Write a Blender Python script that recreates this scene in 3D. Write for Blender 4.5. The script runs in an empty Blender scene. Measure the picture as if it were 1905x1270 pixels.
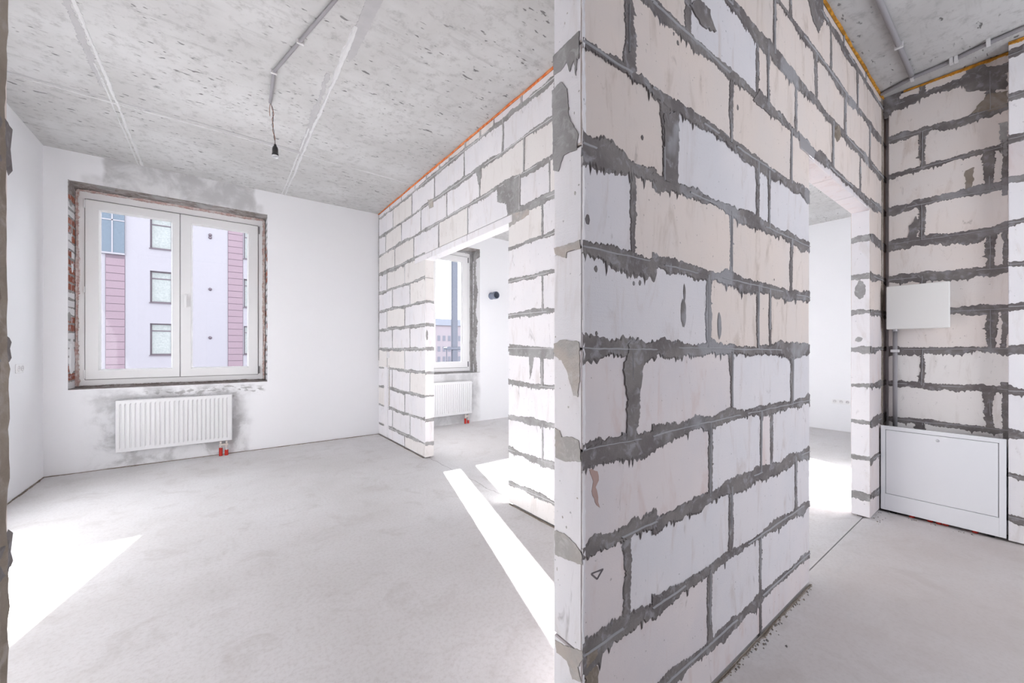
import bpy, bmesh, math, random
from mathutils import Vector, Matrix

S = bpy.context.scene
COL = S.collection

# ------------------------------------------------------------------ camera
FPX, YAW, HZ, CAMZ = 727.1, math.radians(36.85), 648.66, 1.155      # focal length and horizon in px of the 1905x1270 frame
cd = bpy.data.cameras.new('camera')
cd.sensor_width = 36.0
cd.lens = FPX / 1905.0 * 36.0
cd.shift_y = (HZ - 635.0) / 1905.0
cd.clip_start = 0.02
cam = bpy.data.objects.new('camera', cd)
COL.objects.link(cam)
cam.location = (0, 0, CAMZ)
cam.rotation_euler = (math.pi / 2, 0, -YAW)
S.camera = cam

# ------------------------------------------------------------------ sky, sun, exposure
SKY, SUN = 5.6, 66.0
w = bpy.data.worlds.new('sky')
S.world = w
w.use_nodes = True
bg = w.node_tree.nodes['Background']
bg.inputs['Color'].default_value = (0.90, 0.94, 1.0, 1)
bg.inputs['Strength'].default_value = SKY
sd = bpy.data.lights.new('sun', 'SUN')
sd.energy = SUN
sd.angle = math.radians(0.53)
sd.color = (1.0, 0.985, 0.975)
sun = bpy.data.objects.new('sun', sd)
COL.objects.link(sun)
sun.rotation_euler = Vector((-0.29, -1.0, -0.419)).to_track_quat('-Z', 'Y').to_euler()
sun.location = (4, 20, 9)

S.view_settings.view_transform = 'Standard'
S.view_settings.look = 'None'
S.view_settings.gamma = 1.0
S.view_settings.use_curve_mapping = False
S.view_settings.exposure = 0.0
S.cycles.max_bounces = 14
S.cycles.diffuse_bounces = 10
S.cycles.glossy_bounces = 4
S.cycles.transparent_max_bounces = 12
S.cycles.sample_clamp_indirect = 25.0
S.cycles.caustics_reflective = False
S.cycles.caustics_refractive = False

# ------------------------------------------------------------------ measured planes of the flat (metres)
H = 2.982                    # ceiling
YA = 5.335                   # window wall
XE = -1.264                  # left wall
XB, TB = 1.734, 0.10         # partition between the two rooms
YC, TC = 0.661, 0.10         # hall wall
XC0 = 0.708                  # free end of the hall wall
XJ = -0.209                  # other jamb of the opening the camera looks through
XD = 3.878                   # niche wall
XP, YP = 3.770, 0.090        # wall beside the niche
DCL, DCR, DCT = 2.320, 3.517, 2.092    # doorway in the hall wall
DBL, DBR, DBT = 2.357, 3.835, 2.092    # doorway in the partition
XR = 7.0                     # right wall of the far room
YF = -1.7                    # back of the hall
YW = 5.555                   # inner face of the window frames
Z0, DZ = 0.155, 0.25         # first bed joint, course height


def ray(u, v):
    l = (u - 952.5) / FPX
    s, c = math.sin(YAW), math.cos(YAW)
    return s + l * c, c - l * s, (HZ - v) / FPX


def on_x(u, v, X):
    x, y, z = ray(u, v)
    return (X, y * X / x, CAMZ + z * X / x)


def on_y(u, v, Y):
    x, y, z = ray(u, v)
    return (x * Y / y, Y, CAMZ + z * Y / y)


def on_z(u, v, Z):
    x, y, z = ray(u, v)
    t = (Z - CAMZ) / z
    return (x * t, y * t, Z)


# ------------------------------------------------------------------ material helpers
def _set(nt, sock, v):
    if isinstance(v, bpy.types.NodeSocket):
        nt.links.new(v, sock)
    elif isinstance(v, (tuple, list)):
        if sock.type == 'RGBA' and len(v) == 3:
            v = (*v, 1)
        sock.default_value = v
    else:
        sock.default_value = v


class Mat:
    def __init__(self, name):
        self.m = bpy.data.materials.new(name)
        self.m.use_nodes = True
        self.nt = self.m.node_tree
        self.b = self.nt.nodes['Principled BSDF']

    def node(self, t, **kw):
        n = self.nt.nodes.new(t)
        for k, v in kw.items():
            setattr(n, k, v)
        return n

    def coord(self, rnd=False):
        o = self.node('ShaderNodeTexCoord').outputs['Object']
        if rnd:
            r = self.node('ShaderNodeObjectInfo').outputs['Random']
            s = self.node('ShaderNodeVectorMath', operation='SCALE')
            s.inputs[0].default_value = (37.0, 19.0, 53.0)
            _set(self.nt, s.inputs['Scale'], r)
            a = self.node('ShaderNodeVectorMath', operation='ADD')
            _set(self.nt, a.inputs[0], o)
            _set(self.nt, a.inputs[1], s.outputs[0])
            o = a.outputs[0]
        return o

    def rnd(self):
        return self.node('ShaderNodeObjectInfo').outputs['Random']

    def scl(self, vec, s):
        n = self.node('ShaderNodeVectorMath', operation='MULTIPLY')
        _set(self.nt, n.inputs[0], vec)
        n.inputs[1].default_value = s
        return n.outputs[0]

    def noise(self, vec, scale, detail=4.0, rough=0.55, dist=0.0):
        n = self.node('ShaderNodeTexNoise')
        _set(self.nt, n.inputs['Vector'], vec)
        n.inputs['Scale'].default_value = scale
        n.inputs['Detail'].default_value = detail
        n.inputs['Roughness'].default_value = rough
        n.inputs['Distortion'].default_value = dist
        return n.outputs[0]

    def math(self, op, a, b=0.0, c=0.0, clamp=False):
        n = self.node('ShaderNodeMath', operation=op)
        n.use_clamp = clamp
        _set(self.nt, n.inputs[0], a)
        _set(self.nt, n.inputs[1], b)
        _set(self.nt, n.inputs[2], c)
        return n.outputs[0]

    def smooth(self, v, lo, hi, t0=0.0, t1=1.0):
        n = self.node('ShaderNodeMapRange', interpolation_type='SMOOTHSTEP')
        _set(self.nt, n.inputs['Value'], v)
        n.inputs['From Min'].default_value = lo
        n.inputs['From Max'].default_value = hi
        n.inputs['To Min'].default_value = t0
        n.inputs['To Max'].default_value = t1
        return n.outputs[0]

    def mix(self, f, a, b, mode='MIX'):
        n = self.node('ShaderNodeMix', data_type='RGBA', blend_type=mode)
        _set(self.nt, n.inputs[0], f)
        _set(self.nt, n.inputs[6], a)
        _set(self.nt, n.inputs[7], b)
        return n.outputs[2]

    def xyz(self, vec):
        n = self.node('ShaderNodeSeparateXYZ')
        _set(self.nt, n.inputs[0], vec)
        return n.outputs

    def bump(self, h, strength=0.3, dist=0.01):
        n = self.node('ShaderNodeBump')
        n.inputs['Strength'].default_value = strength
        n.inputs['Distance'].default_value = dist
        _set(self.nt, n.inputs['Height'], h)
        _set(self.nt, self.b.inputs['Normal'], n.outputs[0])

    def out(self, col, rough=0.9, spec=0.3, metal=0.0):
        _set(self.nt, self.b.inputs['Base Color'], col)
        _set(self.nt, self.b.inputs['Roughness'], rough)
        self.b.inputs['Specular IOR Level'].default_value = spec
        self.b.inputs['Metallic'].default_value = metal
        return self.m

    # soft-edged box mask in two coordinates
    def boxmask(self, a, b, a0, a1, b0, b1, soft, wob):
        r = None
        for v, lo, hi in ((a, a0, a1), (b, b0, b1)):
            vv = self.math('ADD', v, wob)
            m = self.math('MULTIPLY', self.smooth(vv, lo - soft, lo + soft), self.smooth(vv, hi - soft, hi + soft, 1.0, 0.0))
            r = m if r is None else self.math('MULTIPLY', r, m)
        return r


def simple(name, col, rough=0.5, spec=0.5, metal=0.0, var=0.0):
    M = Mat(name)
    c = col
    if var:
        n = M.noise(M.coord(), 14.0, 3.0)
        c = M.mix(n, tuple(x * (1 - var) for x in col), tuple(min(1, x * (1 + var)) for x in col))
    return M.out(c, rough, spec, metal)


def block_mat(name, base, alt, stain):
    M = Mat(name)
    v = M.coord(True)
    n1 = M.noise(v, 3.2, 4.0, 0.6)
    c = M.mix(M.smooth(n1, 0.35, 0.68), base, alt)
    st = M.noise(M.scl(v, (9.0, 9.0, 2.2)), 1.6, 5.0, 0.65, 0.6)
    c = M.mix(M.math('MULTIPLY', M.smooth(st, 0.52, 0.74), 0.75), c, stain)
    sm = M.noise(M.scl(v, (14.0, 14.0, 5.0)), 1.0, 4.0, 0.7, 1.2)
    c = M.mix(M.math('MULTIPLY', M.smooth(sm, 0.62, 0.78), 0.6), c, tuple(x * 0.45 for x in stain))
    r = M.rnd()
    c = M.mix(M.math('MULTIPLY', r, 0.14), c, tuple(x * 0.55 for x in base))
    sp = M.noise(v, 85.0, 2.0, 0.5)
    c = M.mix(M.math('MULTIPLY', M.smooth(sp, 0.70, 0.78), 0.6), c, tuple(x * 0.3 for x in base))
    fine = M.noise(v, 240.0, 3.0, 0.6)
    saw = M.noise(M.scl(v, (6.0, 6.0, 130.0)), 1.0, 2.0, 0.5)
    M.bump(M.math('ADD', M.math('MULTIPLY', fine, 0.6), M.math('ADD', M.math('MULTIPLY', saw, 0.3), M.math('MULTIPLY', n1, 0.8))), 0.25, 0.004)
    return M.out(c, 0.95, 0.15)


def mortar_mat(name, dark, mid, pale):
    M = Mat(name)
    v = M.coord()
    n1 = M.noise(v, 7.0, 4.0, 0.6)
    c = M.mix(M.smooth(n1, 0.40, 0.62), dark, mid)
    n2 = M.noise(v, 31.0, 3.0, 0.6, 0.5)
    c = M.mix(M.math('MULTIPLY', M.smooth(n2, 0.50, 0.72), 0.6), c, pale)
    n3 = M.noise(v, 2.6, 3.0, 0.6, 0.8)
    c = M.mix(M.math('MULTIPLY', M.smooth(n3, 0.54, 0.66), 0.65), c, pale)
    M.bump(M.noise(v, 160.0, 4.0, 0.65), 0.5, 0.004)
    return M.out(c, 0.95, 0.2)


MT = {}
MT['block_white'] = block_mat('block_white', (0.86, 0.84, 0.86), (0.82, 0.81, 0.84), (0.72, 0.68, 0.67))
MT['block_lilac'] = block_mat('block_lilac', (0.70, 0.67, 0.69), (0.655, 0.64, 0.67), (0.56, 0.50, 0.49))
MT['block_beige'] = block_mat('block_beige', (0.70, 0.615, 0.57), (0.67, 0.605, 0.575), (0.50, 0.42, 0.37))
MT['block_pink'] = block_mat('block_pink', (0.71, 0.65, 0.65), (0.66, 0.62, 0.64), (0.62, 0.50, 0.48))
MT['block_sand_lit'] = block_mat('block_sand_lit', (0.80, 0.735, 0.70), (0.79, 0.745, 0.725), (0.62, 0.54, 0.49))  # paler copy of the beige; light on the niche wall put into colour
MT['block_cream'] = block_mat('block_cream', (0.85, 0.825, 0.81), (0.83, 0.80, 0.785), (0.70, 0.66, 0.63))
MT['mortar'] = mortar_mat('mortar', (0.165, 0.148, 0.148), (0.225, 0.207, 0.202), (0.37, 0.37, 0.39))
MT['mortar_light'] = mortar_mat('mortar_light', (0.30, 0.292, 0.288), (0.38, 0.375, 0.375), (0.50, 0.50, 0.505))  # paler mortar copy; stronger light on the partition is put into its colour
MT['mortar_brown'] = mortar_mat('mortar_brown', (0.22, 0.185, 0.15), (0.30, 0.26, 0.22), (0.40, 0.36, 0.33))
MT['mortar_end'] = mortar_mat('mortar_end', (0.43, 0.415, 0.40), (0.52, 0.47, 0.43), (0.60, 0.59, 0.58))
MT['ridge'] = simple('mortar_ridge', (0.36, 0.355, 0.37), 0.9, 0.2, 0, 0.12)
MT['ridge_light'] = simple('mortar_ridge_pale', (0.66, 0.66, 0.67), 0.9, 0.2, 0, 0.08)
MT['pvc'] = simple('window_plastic', (0.80, 0.80, 0.81), 0.35, 0.5)
MT['gasket'] = simple('grey_gasket', (0.22, 0.21, 0.22), 0.6, 0.3)
MT['enamel'] = simple('white_enamel', (0.70, 0.70, 0.715), 0.3, 0.5)
MT['cabinet'] = simple('white_powder_coat', (0.80, 0.81, 0.84), 0.22, 0.5)
MT['box'] = simple('warm_white_plastic', (0.76, 0.755, 0.74), 0.4, 0.5)
MT['dark'] = simple('dark_inside', (0.02, 0.02, 0.022), 0.8, 0.2)
MT['conduit'] = simple('grey_plastic_pipe', (0.31, 0.30, 0.315), 0.45, 0.4)
MT['clip'] = simple('pale_plastic_clip', (0.72, 0.71, 0.72), 0.4, 0.4)
MT['black'] = simple('black_plastic', (0.012, 0.012, 0.014), 0.35, 0.5)
MT['steel'] = simple('steel', (0.62, 0.63, 0.66), 0.35, 0.5, 0.9)
MT['red'] = simple('red_pipe_sleeve', (0.50, 0.03, 0.02), 0.5, 0.4)
MT['copper'] = simple('valve_metal', (0.75, 0.70, 0.66), 0.35, 0.5, 0.7)
MT['wire'] = simple('grey_wire', (0.16, 0.15, 0.16), 0.5, 0.4)
MT['wire_brown'] = simple('brown_wire', (0.25, 0.10, 0.05), 0.5, 0.4)
MT['pipe'] = simple('grey_sewer_pipe', (0.20, 0.23, 0.30), 0.4, 0.5)
MT['pipe_in'] = simple('pipe_cap', (0.022, 0.03, 0.05), 0.4, 0.5)
MT['pencil'] = simple('pencil_mark', (0.16, 0.14, 0.15), 0.8, 0.2)
MT['red_mark'] = simple('red_brown_scrape', (0.45, 0.32, 0.29), 0.9, 0.2, 0, 0.2)


def foam_mat(name, a, b):
    M = Mat(name)
    v = M.coord()
    c = M.mix(M.smooth(M.noise(v, 26.0, 4.0), 0.38, 0.62), a, b)
    M.bump(M.noise(v, 90.0, 3.0), 0.6, 0.006)
    return M.out(c, 0.8, 0.3)


MT['foam'] = foam_mat('orange_foam', (0.75, 0.20, 0.055), (0.80, 0.35, 0.16))
MT['foam_yellow'] = foam_mat('yellow_foam', (0.42, 0.20, 0.03), (0.72, 0.36, 0.05))
MT['foam_grey'] = foam_mat('grey_pink_foam', (0.52, 0.36, 0.33), (0.66, 0.60, 0.58))


def plaster(name, stains):
    M = Mat(name)
    v = M.coord()
    n = M.noise(v, 1.1, 4.0, 0.5)
    c = M.mix(n, (0.81, 0.815, 0.84), (0.835, 0.84, 0.86))
    if stains:
        x, y, z = M.xyz(v)
        wob = M.math('MULTIPLY', M.math('SUBTRACT', M.noise(v, 3.5, 4.0, 0.6), 0.5), 0.30)
        wob2 = M.math('MULTIPLY', M.math('SUBTRACT', M.noise(v, 5.0, 2.0, 0.5), 0.5), 0.10)
        big = M.smooth(M.noise(v, 4.2, 5.0, 0.65, 0.4), 0.36, 0.66)
        grey = M.mix(big, (0.50, 0.50, 0.51), (0.70, 0.70, 0.71))
        # bare grey plaster above each window and around each radiator
        masks = [M.boxmask(x, z, -0.88, 0.335, 2.655, 3.2, 0.02, wob2),
                 M.math('MULTIPLY', M.boxmask(x, z, -0.95, 0.25, -0.3, 0.76, 0.09, wob), M.smooth(big, 0.0, 0.9, 0.95, 0.35)),
                 M.math('MULTIPLY', M.boxmask(x, z, 1.80, 3.33, -0.3, 0.80, 0.05, wob2), 0.9),
                 M.math('MULTIPLY', M.boxmask(x, z, -1.02, 0.40, 2.70, 2.80, 0.03, wob2), 0.6)]
        f = masks[0]
        for k in masks[1:]:
            f = M.math('MAXIMUM', f, k)
        c = M.mix(f, c, grey)
        dirt = M.math('MULTIPLY', M.boxmask(x, z, -0.60, 0.42, 0.665, 0.74, 0.03, wob2), M.smooth(M.noise(M.scl(v, (1, 1, 2.2)), 17.0, 3.0), 0.50, 0.60))
        c = M.mix(M.math('MULTIPLY', dirt, 0.6), c, (0.20, 0.19, 0.19))
    M.bump(M.noise(v, 60.0, 4.0), 0.06, 0.01)
    return M.out(c, 0.85, 0.2)


MT['plaster'] = plaster('white_plaster', False)
MT['plaster_stained'] = plaster('white_plaster_with_bare_patches', True)


def ceiling_mat():
    M = Mat('ceiling_concrete')
    v = M.coord()
    n1 = M.noise(v, 1.3, 5.0, 0.6)
    c = M.mix(M.smooth(n1, 0.33, 0.68), (0.50, 0.495, 0.49), (0.61, 0.61, 0.61))
    st = M.noise(M.scl(v, (1.5, 11.0, 1.0)), 1.5, 5.0, 0.65, 0.3)
    c = M.mix(M.math('MULTIPLY', M.smooth(st, 0.55, 0.75), 0.40), c, (0.33, 0.325, 0.325))
    n2 = M.noise(v, 17.0, 5.0, 0.7)
    c = M.mix(M.math('MULTIPLY', M.smooth(n2, 0.48, 0.72), 0.5), c, (0.30, 0.295, 0.295))
    area = M.smooth(M.noise(v, 1.9, 2.0), 0.34, 0.56)
    p1 = M.noise(M.scl(v, (16.0, 40.0, 20.0)), 1.0, 2.0, 0.5)
    pit = M.math('MULTIPLY', M.smooth(p1, 0.655, 0.715), area)
    p2 = M.noise(M.scl(v, (6.0, 20.0, 20.0)), 1.0, 3.0, 0.6)
    pit2 = M.smooth(p2, 0.71, 0.75)
    pits = M.math('MAXIMUM', pit, pit2)
    c = M.mix(M.math('MULTIPLY', pits, 0.75), c, (0.09, 0.085, 0.085))
    M.bump(M.math('SUBTRACT', M.math('MULTIPLY', n2, 0.5), pits), 0.35, 0.008)
    return M.out(c, 0.9, 0.2)


MT['ceiling'] = ceiling_mat()
MT['seam_pale'] = simple('cement_ridge', (0.66, 0.66, 0.665), 0.9, 0.2, 0, 0.10)
MT['seam_dark'] = simple('grey_cement_strip', (0.47, 0.465, 0.475), 0.9, 0.2, 0, 0.12)


def floor_mat():
    M = Mat('screed')
    v = M.coord()
    n1 = M.noise(v, 0.9, 5.0, 0.6)
    c = M.mix(M.smooth(n1, 0.32, 0.68), (0.615, 0.60, 0.60), (0.69, 0.68, 0.69))
    n2 = M.noise(v, 4.5, 5.0, 0.65, 0.8)
    c = M.mix(M.math('MULTIPLY', M.smooth(n2, 0.50, 0.72), 0.5), c, (0.50, 0.475, 0.465))
    n3 = M.noise(v, 60.0, 4.0, 0.7)
    c = M.mix(M.math('MULTIPLY', M.smooth(n3, 0.42, 0.70), 0.35), c, (0.46, 0.43, 0.42))
    x, y, z = M.xyz(v)
    # hair crack running along the partition's doorway
    wob = M.math('MULTIPLY', M.math('SUBTRACT', M.noise(v, 5.0, 3.0), 0.5), 0.08)
    d = M.math('ABSOLUTE', M.math('SUBTRACT', M.math('ADD', x, wob), 1.785))
    cr = M.math('MULTIPLY', M.smooth(d, 0.002, 0.005, 1.0, 0.0), M.smooth(y, 2.25, 2.30))
    cr = M.math('MULTIPLY', cr, M.smooth(y, 3.86, 3.9, 1.0, 0.0))
    c = M.mix(M.math('MULTIPLY', cr, 0.55), c, (0.22, 0.20, 0.20))
    # browner, darker tone over the hall part of the floor
    hall = M.math('MULTIPLY', M.smooth(M.math('ADD', y, M.math('MULTIPLY', wob, 2.0)), 0.45, 0.80, 1.0, 0.0), M.smooth(n1, 0.25, 0.6, 0.7, 0.45))
    c = M.mix(hall, c, (0.51, 0.44, 0.41))
    tr = M.noise(M.scl(v, (2.2, 9.0, 1.0)), 1.2, 5.0, 0.6, 0.5)
    c = M.mix(M.math('MULTIPLY', M.smooth(tr, 0.60, 0.76), 0.35), c, (0.50, 0.49, 0.49))
    M.bump(M.math('ADD', M.math('MULTIPLY', n3, 0.5), n2), 0.10, 0.01)
    return M.out(c, M.smooth(n1, 0.3, 0.7, 0.82, 0.65), 0.3)


MT['floor'] = floor_mat()


def brick_mat():
    M = Mat('red_brick')
    v = M.coord(True)
    c = M.mix(M.rnd(), (0.30, 0.095, 0.06), (0.40, 0.14, 0.085))
    n = M.noise(v, 22.0, 4.0, 0.65)
    c = M.mix(M.smooth(n, 0.50, 0.66), c, (0.58, 0.50, 0.52))
    n3 = M.noise(v, 13.0, 3.0, 0.6)
    c = M.mix(M.math('MULTIPLY', M.smooth(n3, 0.58, 0.72), 0.8), c, (0.20, 0.14, 0.14))
    M.bump(n, 0.6, 0.006)
    return M.out(c, 0.9, 0.2)


MT['brick'] = brick_mat()
MT['soffit'] = mortar_mat('soffit_concrete', (0.22, 0.19, 0.18), (0.34, 0.31, 0.30), (0.55, 0.54, 0.54))


def glass_mat():
    m = bpy.data.materials.new('window_glass')
    m.use_nodes = True
    nt = m.node_tree
    nt.nodes.clear()
    o = nt.nodes.new('ShaderNodeOutputMaterial')
    mx = nt.nodes.new('ShaderNodeMixShader')
    tr = nt.nodes.new('ShaderNodeBsdfTransparent')
    tr.inputs[0].default_value = (0.94, 0.95, 0.95, 1)
    gl = nt.nodes.new('ShaderNodeBsdfGlossy')
    gl.inputs['Roughness'].default_value = 0.01
    fr = nt.nodes.new('ShaderNodeFresnel')
    fr.inputs['IOR'].default_value = 1.3
    nt.links.new(fr.outputs[0], mx.inputs[0])
    nt.links.new(tr.outputs[0], mx.inputs[1])
    nt.links.new(gl.outputs[0], mx.inputs[2])
    nt.links.new(mx.outputs[0], o.inputs[0])
    return m


MT['glass'] = glass_mat()
MT['stucco'] = simple('lilac_stucco', (0.226, 0.212, 0.236), 0.9, 0.2, 0, 0.06)
MT['stucco_pale'] = simple('pale_stucco', (0.50, 0.49, 0.55), 0.9, 0.2, 0, 0.05)
MT['tile'] = simple('pink_facade_tile', (0.165, 0.115, 0.14), 0.5, 0.3, 0, 0.08)
MT['tile_gap'] = simple('tile_joint', (0.12, 0.09, 0.11), 0.9, 0.2)
MT['frame_brown'] = simple('brown_window_frame', (0.075, 0.055, 0.07), 0.5, 0.4)
MT['pane_out'] = simple('outside_window_pane', (0.20, 0.21, 0.21), 0.12, 0.45, 0, 0.35)
MT['blind'] = simple('pale_room_behind_glass', (0.40, 0.40, 0.40), 0.8, 0.2, 0, 0.2)
MT['panel_blue'] = simple('blue_grey_glazing', (0.07, 0.09, 0.12), 0.3, 0.4, 0, 0.3)
MT['far_wall'] = simple('far_facade', (0.25, 0.215, 0.235), 0.9, 0.2, 0, 0.05)
MT['far_roof'] = simple('far_roof', (0.14, 0.145, 0.175), 0.8, 0.2)
MT['far_pane'] = simple('far_window', (0.12, 0.12, 0.15), 0.3, 0.4)
MT['asphalt'] = simple('asphalt', (0.17, 0.17, 0.18), 0.9, 0.2, 0, 0.1)
MT['post'] = simple('grey_steel_post', (0.06, 0.065, 0.085), 0.5, 0.4)

# ------------------------------------------------------------------ object helpers
WT = {}          # world translation of objects used as parents


def link(o, parent=None, W=(0, 0, 0)):
    COL.objects.link(o)
    WT[o.name] = Vector(W)
    if parent is not None:
        o.parent = parent
        o.matrix_parent_inverse = Matrix.Translation(-WT[parent.name])
    return o


def tag(o, label=None, cat=None, group=None, kind=None):
    if label:
        o['label'] = label
    if cat:
        o['category'] = cat
    if group:
        o['group'] = group
    if kind:
        o['kind'] = kind
    return o


def empty(name, loc):
    o = bpy.data.objects.new(name, None)
    o.location = loc
    o.empty_display_size = 0.1
    return link(o, None, loc)


class MB:
    def __init__(self):
        self.v, self.f, self.m, self.s = [], [], [], []

    def add(self, vs, fs, m=0, smooth=False):
        k = len(self.v)
        self.v.extend(vs)
        for f in fs:
            self.f.append([i + k for i in f])
            self.m.append(m)
            self.s.append(smooth)

    def box(self, x0, x1, y0, y1, z0, z1, m=0):
        x0, x1 = min(x0, x1), max(x0, x1)
        y0, y1 = min(y0, y1), max(y0, y1)
        z0, z1 = min(z0, z1), max(z0, z1)
        vs = [(x0, y0, z0), (x1, y0, z0), (x1, y1, z0), (x0, y1, z0), (x0, y0, z1), (x1, y0, z1), (x1, y1, z1), (x0, y1, z1)]
        self.add(vs, [(0, 3, 2, 1), (4, 5, 6, 7), (0, 1, 5, 4), (1, 2, 6, 5), (2, 3, 7, 6), (3, 0, 4, 7)], m)

    def bbox(self, x0, x1, y0, y1, z0, z1, b=0.003, m=0, seg=1):
        bm = bmesh.new()
        bmesh.ops.create_cube(bm, size=1.0)
        for v in bm.verts:
            v.co = ((x0 + x1) / 2 + v.co.x * abs(x1 - x0), (y0 + y1) / 2 + v.co.y * abs(y1 - y0), (z0 + z1) / 2 + v.co.z * abs(z1 - z0))
        bmesh.ops.bevel(bm, geom=bm.edges[:], offset=b, segments=seg, affect='EDGES', profile=0.6)
        bm.verts.index_update()
        self.add([tuple(v.co) for v in bm.verts], [[v.index for v in f.verts] for f in bm.faces], m)
        bm.free()

    def tube(self, pts, r, n=10, m=0, cap=True):
        pts = [Vector(p) for p in pts]
        rs = r if isinstance(r, (list, tuple)) else [r] * len(pts)
        k = len(self.v)
        up = None
        for i, p in enumerate(pts):
            t = (pts[min(i + 1, len(pts) - 1)] - pts[max(i - 1, 0)])
            if t.length < 1e-9:
                t = Vector((0, 0, 1))
            t.normalize()
            if up is None:
                up = Vector((0, 0, 1)) if abs(t.z) < 0.9 else Vector((1, 0, 0))
            a = up - t * up.dot(t)
            if a.length < 1e-6:
                a = t.orthogonal()
            a.normalize()
            up = a
            b = t.cross(a)
            for j in range(n):
                g = 2 * math.pi * j / n
                self.v.append(tuple(p + (a * math.cos(g) + b * math.sin(g)) * rs[i]))
        for i in range(len(pts) - 1):
            for j in range(n):
                q = (j + 1) % n
                self.f.append([k + i * n + j, k + i * n + q, k + (i + 1) * n + q, k + (i + 1) * n + j])
                self.m.append(m)
                self.s.append(True)
        if cap:
            self.f.append([k + j for j in range(n)][::-1])
            self.f.append([k + (len(pts) - 1) * n + j for j in range(n)])
            self.m += [m, m]
            self.s += [False, False]

    def lathe(self, c, prof, n=20, m=0, axis='Z', smooth=True):
        # prof: list of (radius, height along axis)
        k = len(self.v)
        for r, h in prof:
            for j in range(n):
                g = 2 * math.pi * j / n
                p, q = r * math.cos(g), r * math.sin(g)
                d = {'Z': (p, q, h), 'Y': (p, h, q), 'X': (h, p, q)}[axis]
                self.v.append((c[0] + d[0], c[1] + d[1], c[2] + d[2]))
        for i in range(len(prof) - 1):
            for j in range(n):
                q = (j + 1) % n
                self.f.append([k + i * n + j, k + i * n + q, k + (i + 1) * n + q, k + (i + 1) * n + j])
                self.m.append(m)
                self.s.append(smooth)

    def build(self, name, mats, parent=None):
        me = bpy.data.meshes.new(name)
        me.from_pydata(self.v, [], self.f)
        if not isinstance(mats, (list, tuple)):
            mats = [mats]
        for x in mats:
            me.materials.append(MT[x])
        me.polygons.foreach_set('material_index', self.m)
        me.polygons.foreach_set('use_smooth', self.s)
        me.update()
        return link(bpy.data.objects.new(name, me), parent)


RND = random.Random(11)


class Noise1:
    def __init__(self, rng, lams=(0.33, 0.12, 0.05, 0.02), amps=(1.0, 0.8, 0.45, 0.40)):
        self.l, self.a = lams, amps
        self.seed = [rng.random() * 1000 for _ in lams]

    @staticmethod
    def h(i, s):
        x = math.sin(i * 127.1 + s * 311.7) * 43758.5453
        return x - math.floor(x)

    def __call__(self, t):
        r = 0.0
        for l, a, s in zip(self.l, self.a, self.seed):
            q = t / l
            i = math.floor(q)
            u = q - i
            u = u * u * (3 - 2 * u)
            r += a * ((1 - u) * self.h(i, s) + u * self.h(i + 1, s))
        return r / sum(self.a)


def ribbon(mb, M, p0, p1, wu, wd, h=0.003, step=0.006, m=0, ridge=None, rng=RND, gaps=0.0, tooth=0.34):
    """ragged smear along p0->p1 (both (a, z) on a wall face): wu / wd are the mean half widths."""
    a0, z0 = p0
    a1, z1 = p1
    L = math.hypot(a1 - a0, z1 - z0)
    if L < 0.01:
        return
    tx, tz = (a1 - a0) / L, (z1 - z0) / L
    nx, nz = -tz, tx
    nu, nd, nc, nr = Noise1(rng), Noise1(rng), Noise1(rng, (0.3, 0.06, 0.02), (1, 0.5, 0.2)), Noise1(rng, (0.2, 0.06, 0.02), (1, 0.6, 0.4))
    n = max(2, int(L / step))
    k = len(mb.v)
    for i in range(n + 1):
        s = L * i / n
        u = max(0.002, wu * (0.05 + 2.4 * nu(s) ** 1.5) + wu * tooth * (rng.random() - 0.5))
        d = max(0.002, wd * (0.05 + 2.4 * nd(s) ** 1.5) + wd * tooth * (rng.random() - 0.4))
        if rng.random() < 0.045:
            d += wd * rng.uniform(0.2, 0.8)
        c = (nc(s) - 0.5) * 0.012
        hh = h * (0.6 + 0.8 * nr(s))
        cx, cz = a0 + tx * s, z0 + tz * s
        for w_, o_ in ((-d, 0.0002), (-d * 0.8 + 0.0, hh), (c, hh * 0.55), (u * 0.8, hh), (u, 0.0002)):
            mb.v.append(M(cx + nx * w_, cz + nz * w_, o_))
    for i in range(n):
        for j in range(4):
            mb.f.append([k + i * 5 + j, k + i * 5 + j + 1, k + (i + 1) * 5 + j + 1, k + (i + 1) * 5 + j])
            mb.m.append(m)
            mb.s.append(False)
    if ridge is not None:
        on = Noise1(rng, (0.35, 0.12), (1, 0.5))
        prev = None
        for i in range(n + 1):
            s = L * i / n
            if on(s) < gaps:
                prev = None
                continue
            c = (nc(s) - 0.5) * 0.012
            cx, cz = a0 + tx * s + nx * c, z0 + tz * s + nz * c
            w_ = 0.0008 + 0.0032 * nr(s)
            q = len(mb.v)
            for ww, o_ in ((-w_, h * 0.4), (0, h + 0.0035), (w_, h * 0.4)):
                mb.v.append(M(cx + nx * ww, cz + nz * ww, o_))
            if prev is not None:
                for j in range(2):
                    mb.f.append([prev + j, prev + j + 1, q + j + 1, q + j])
                    mb.m.append(ridge)
                    mb.s.append(True)
            prev = q


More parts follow.
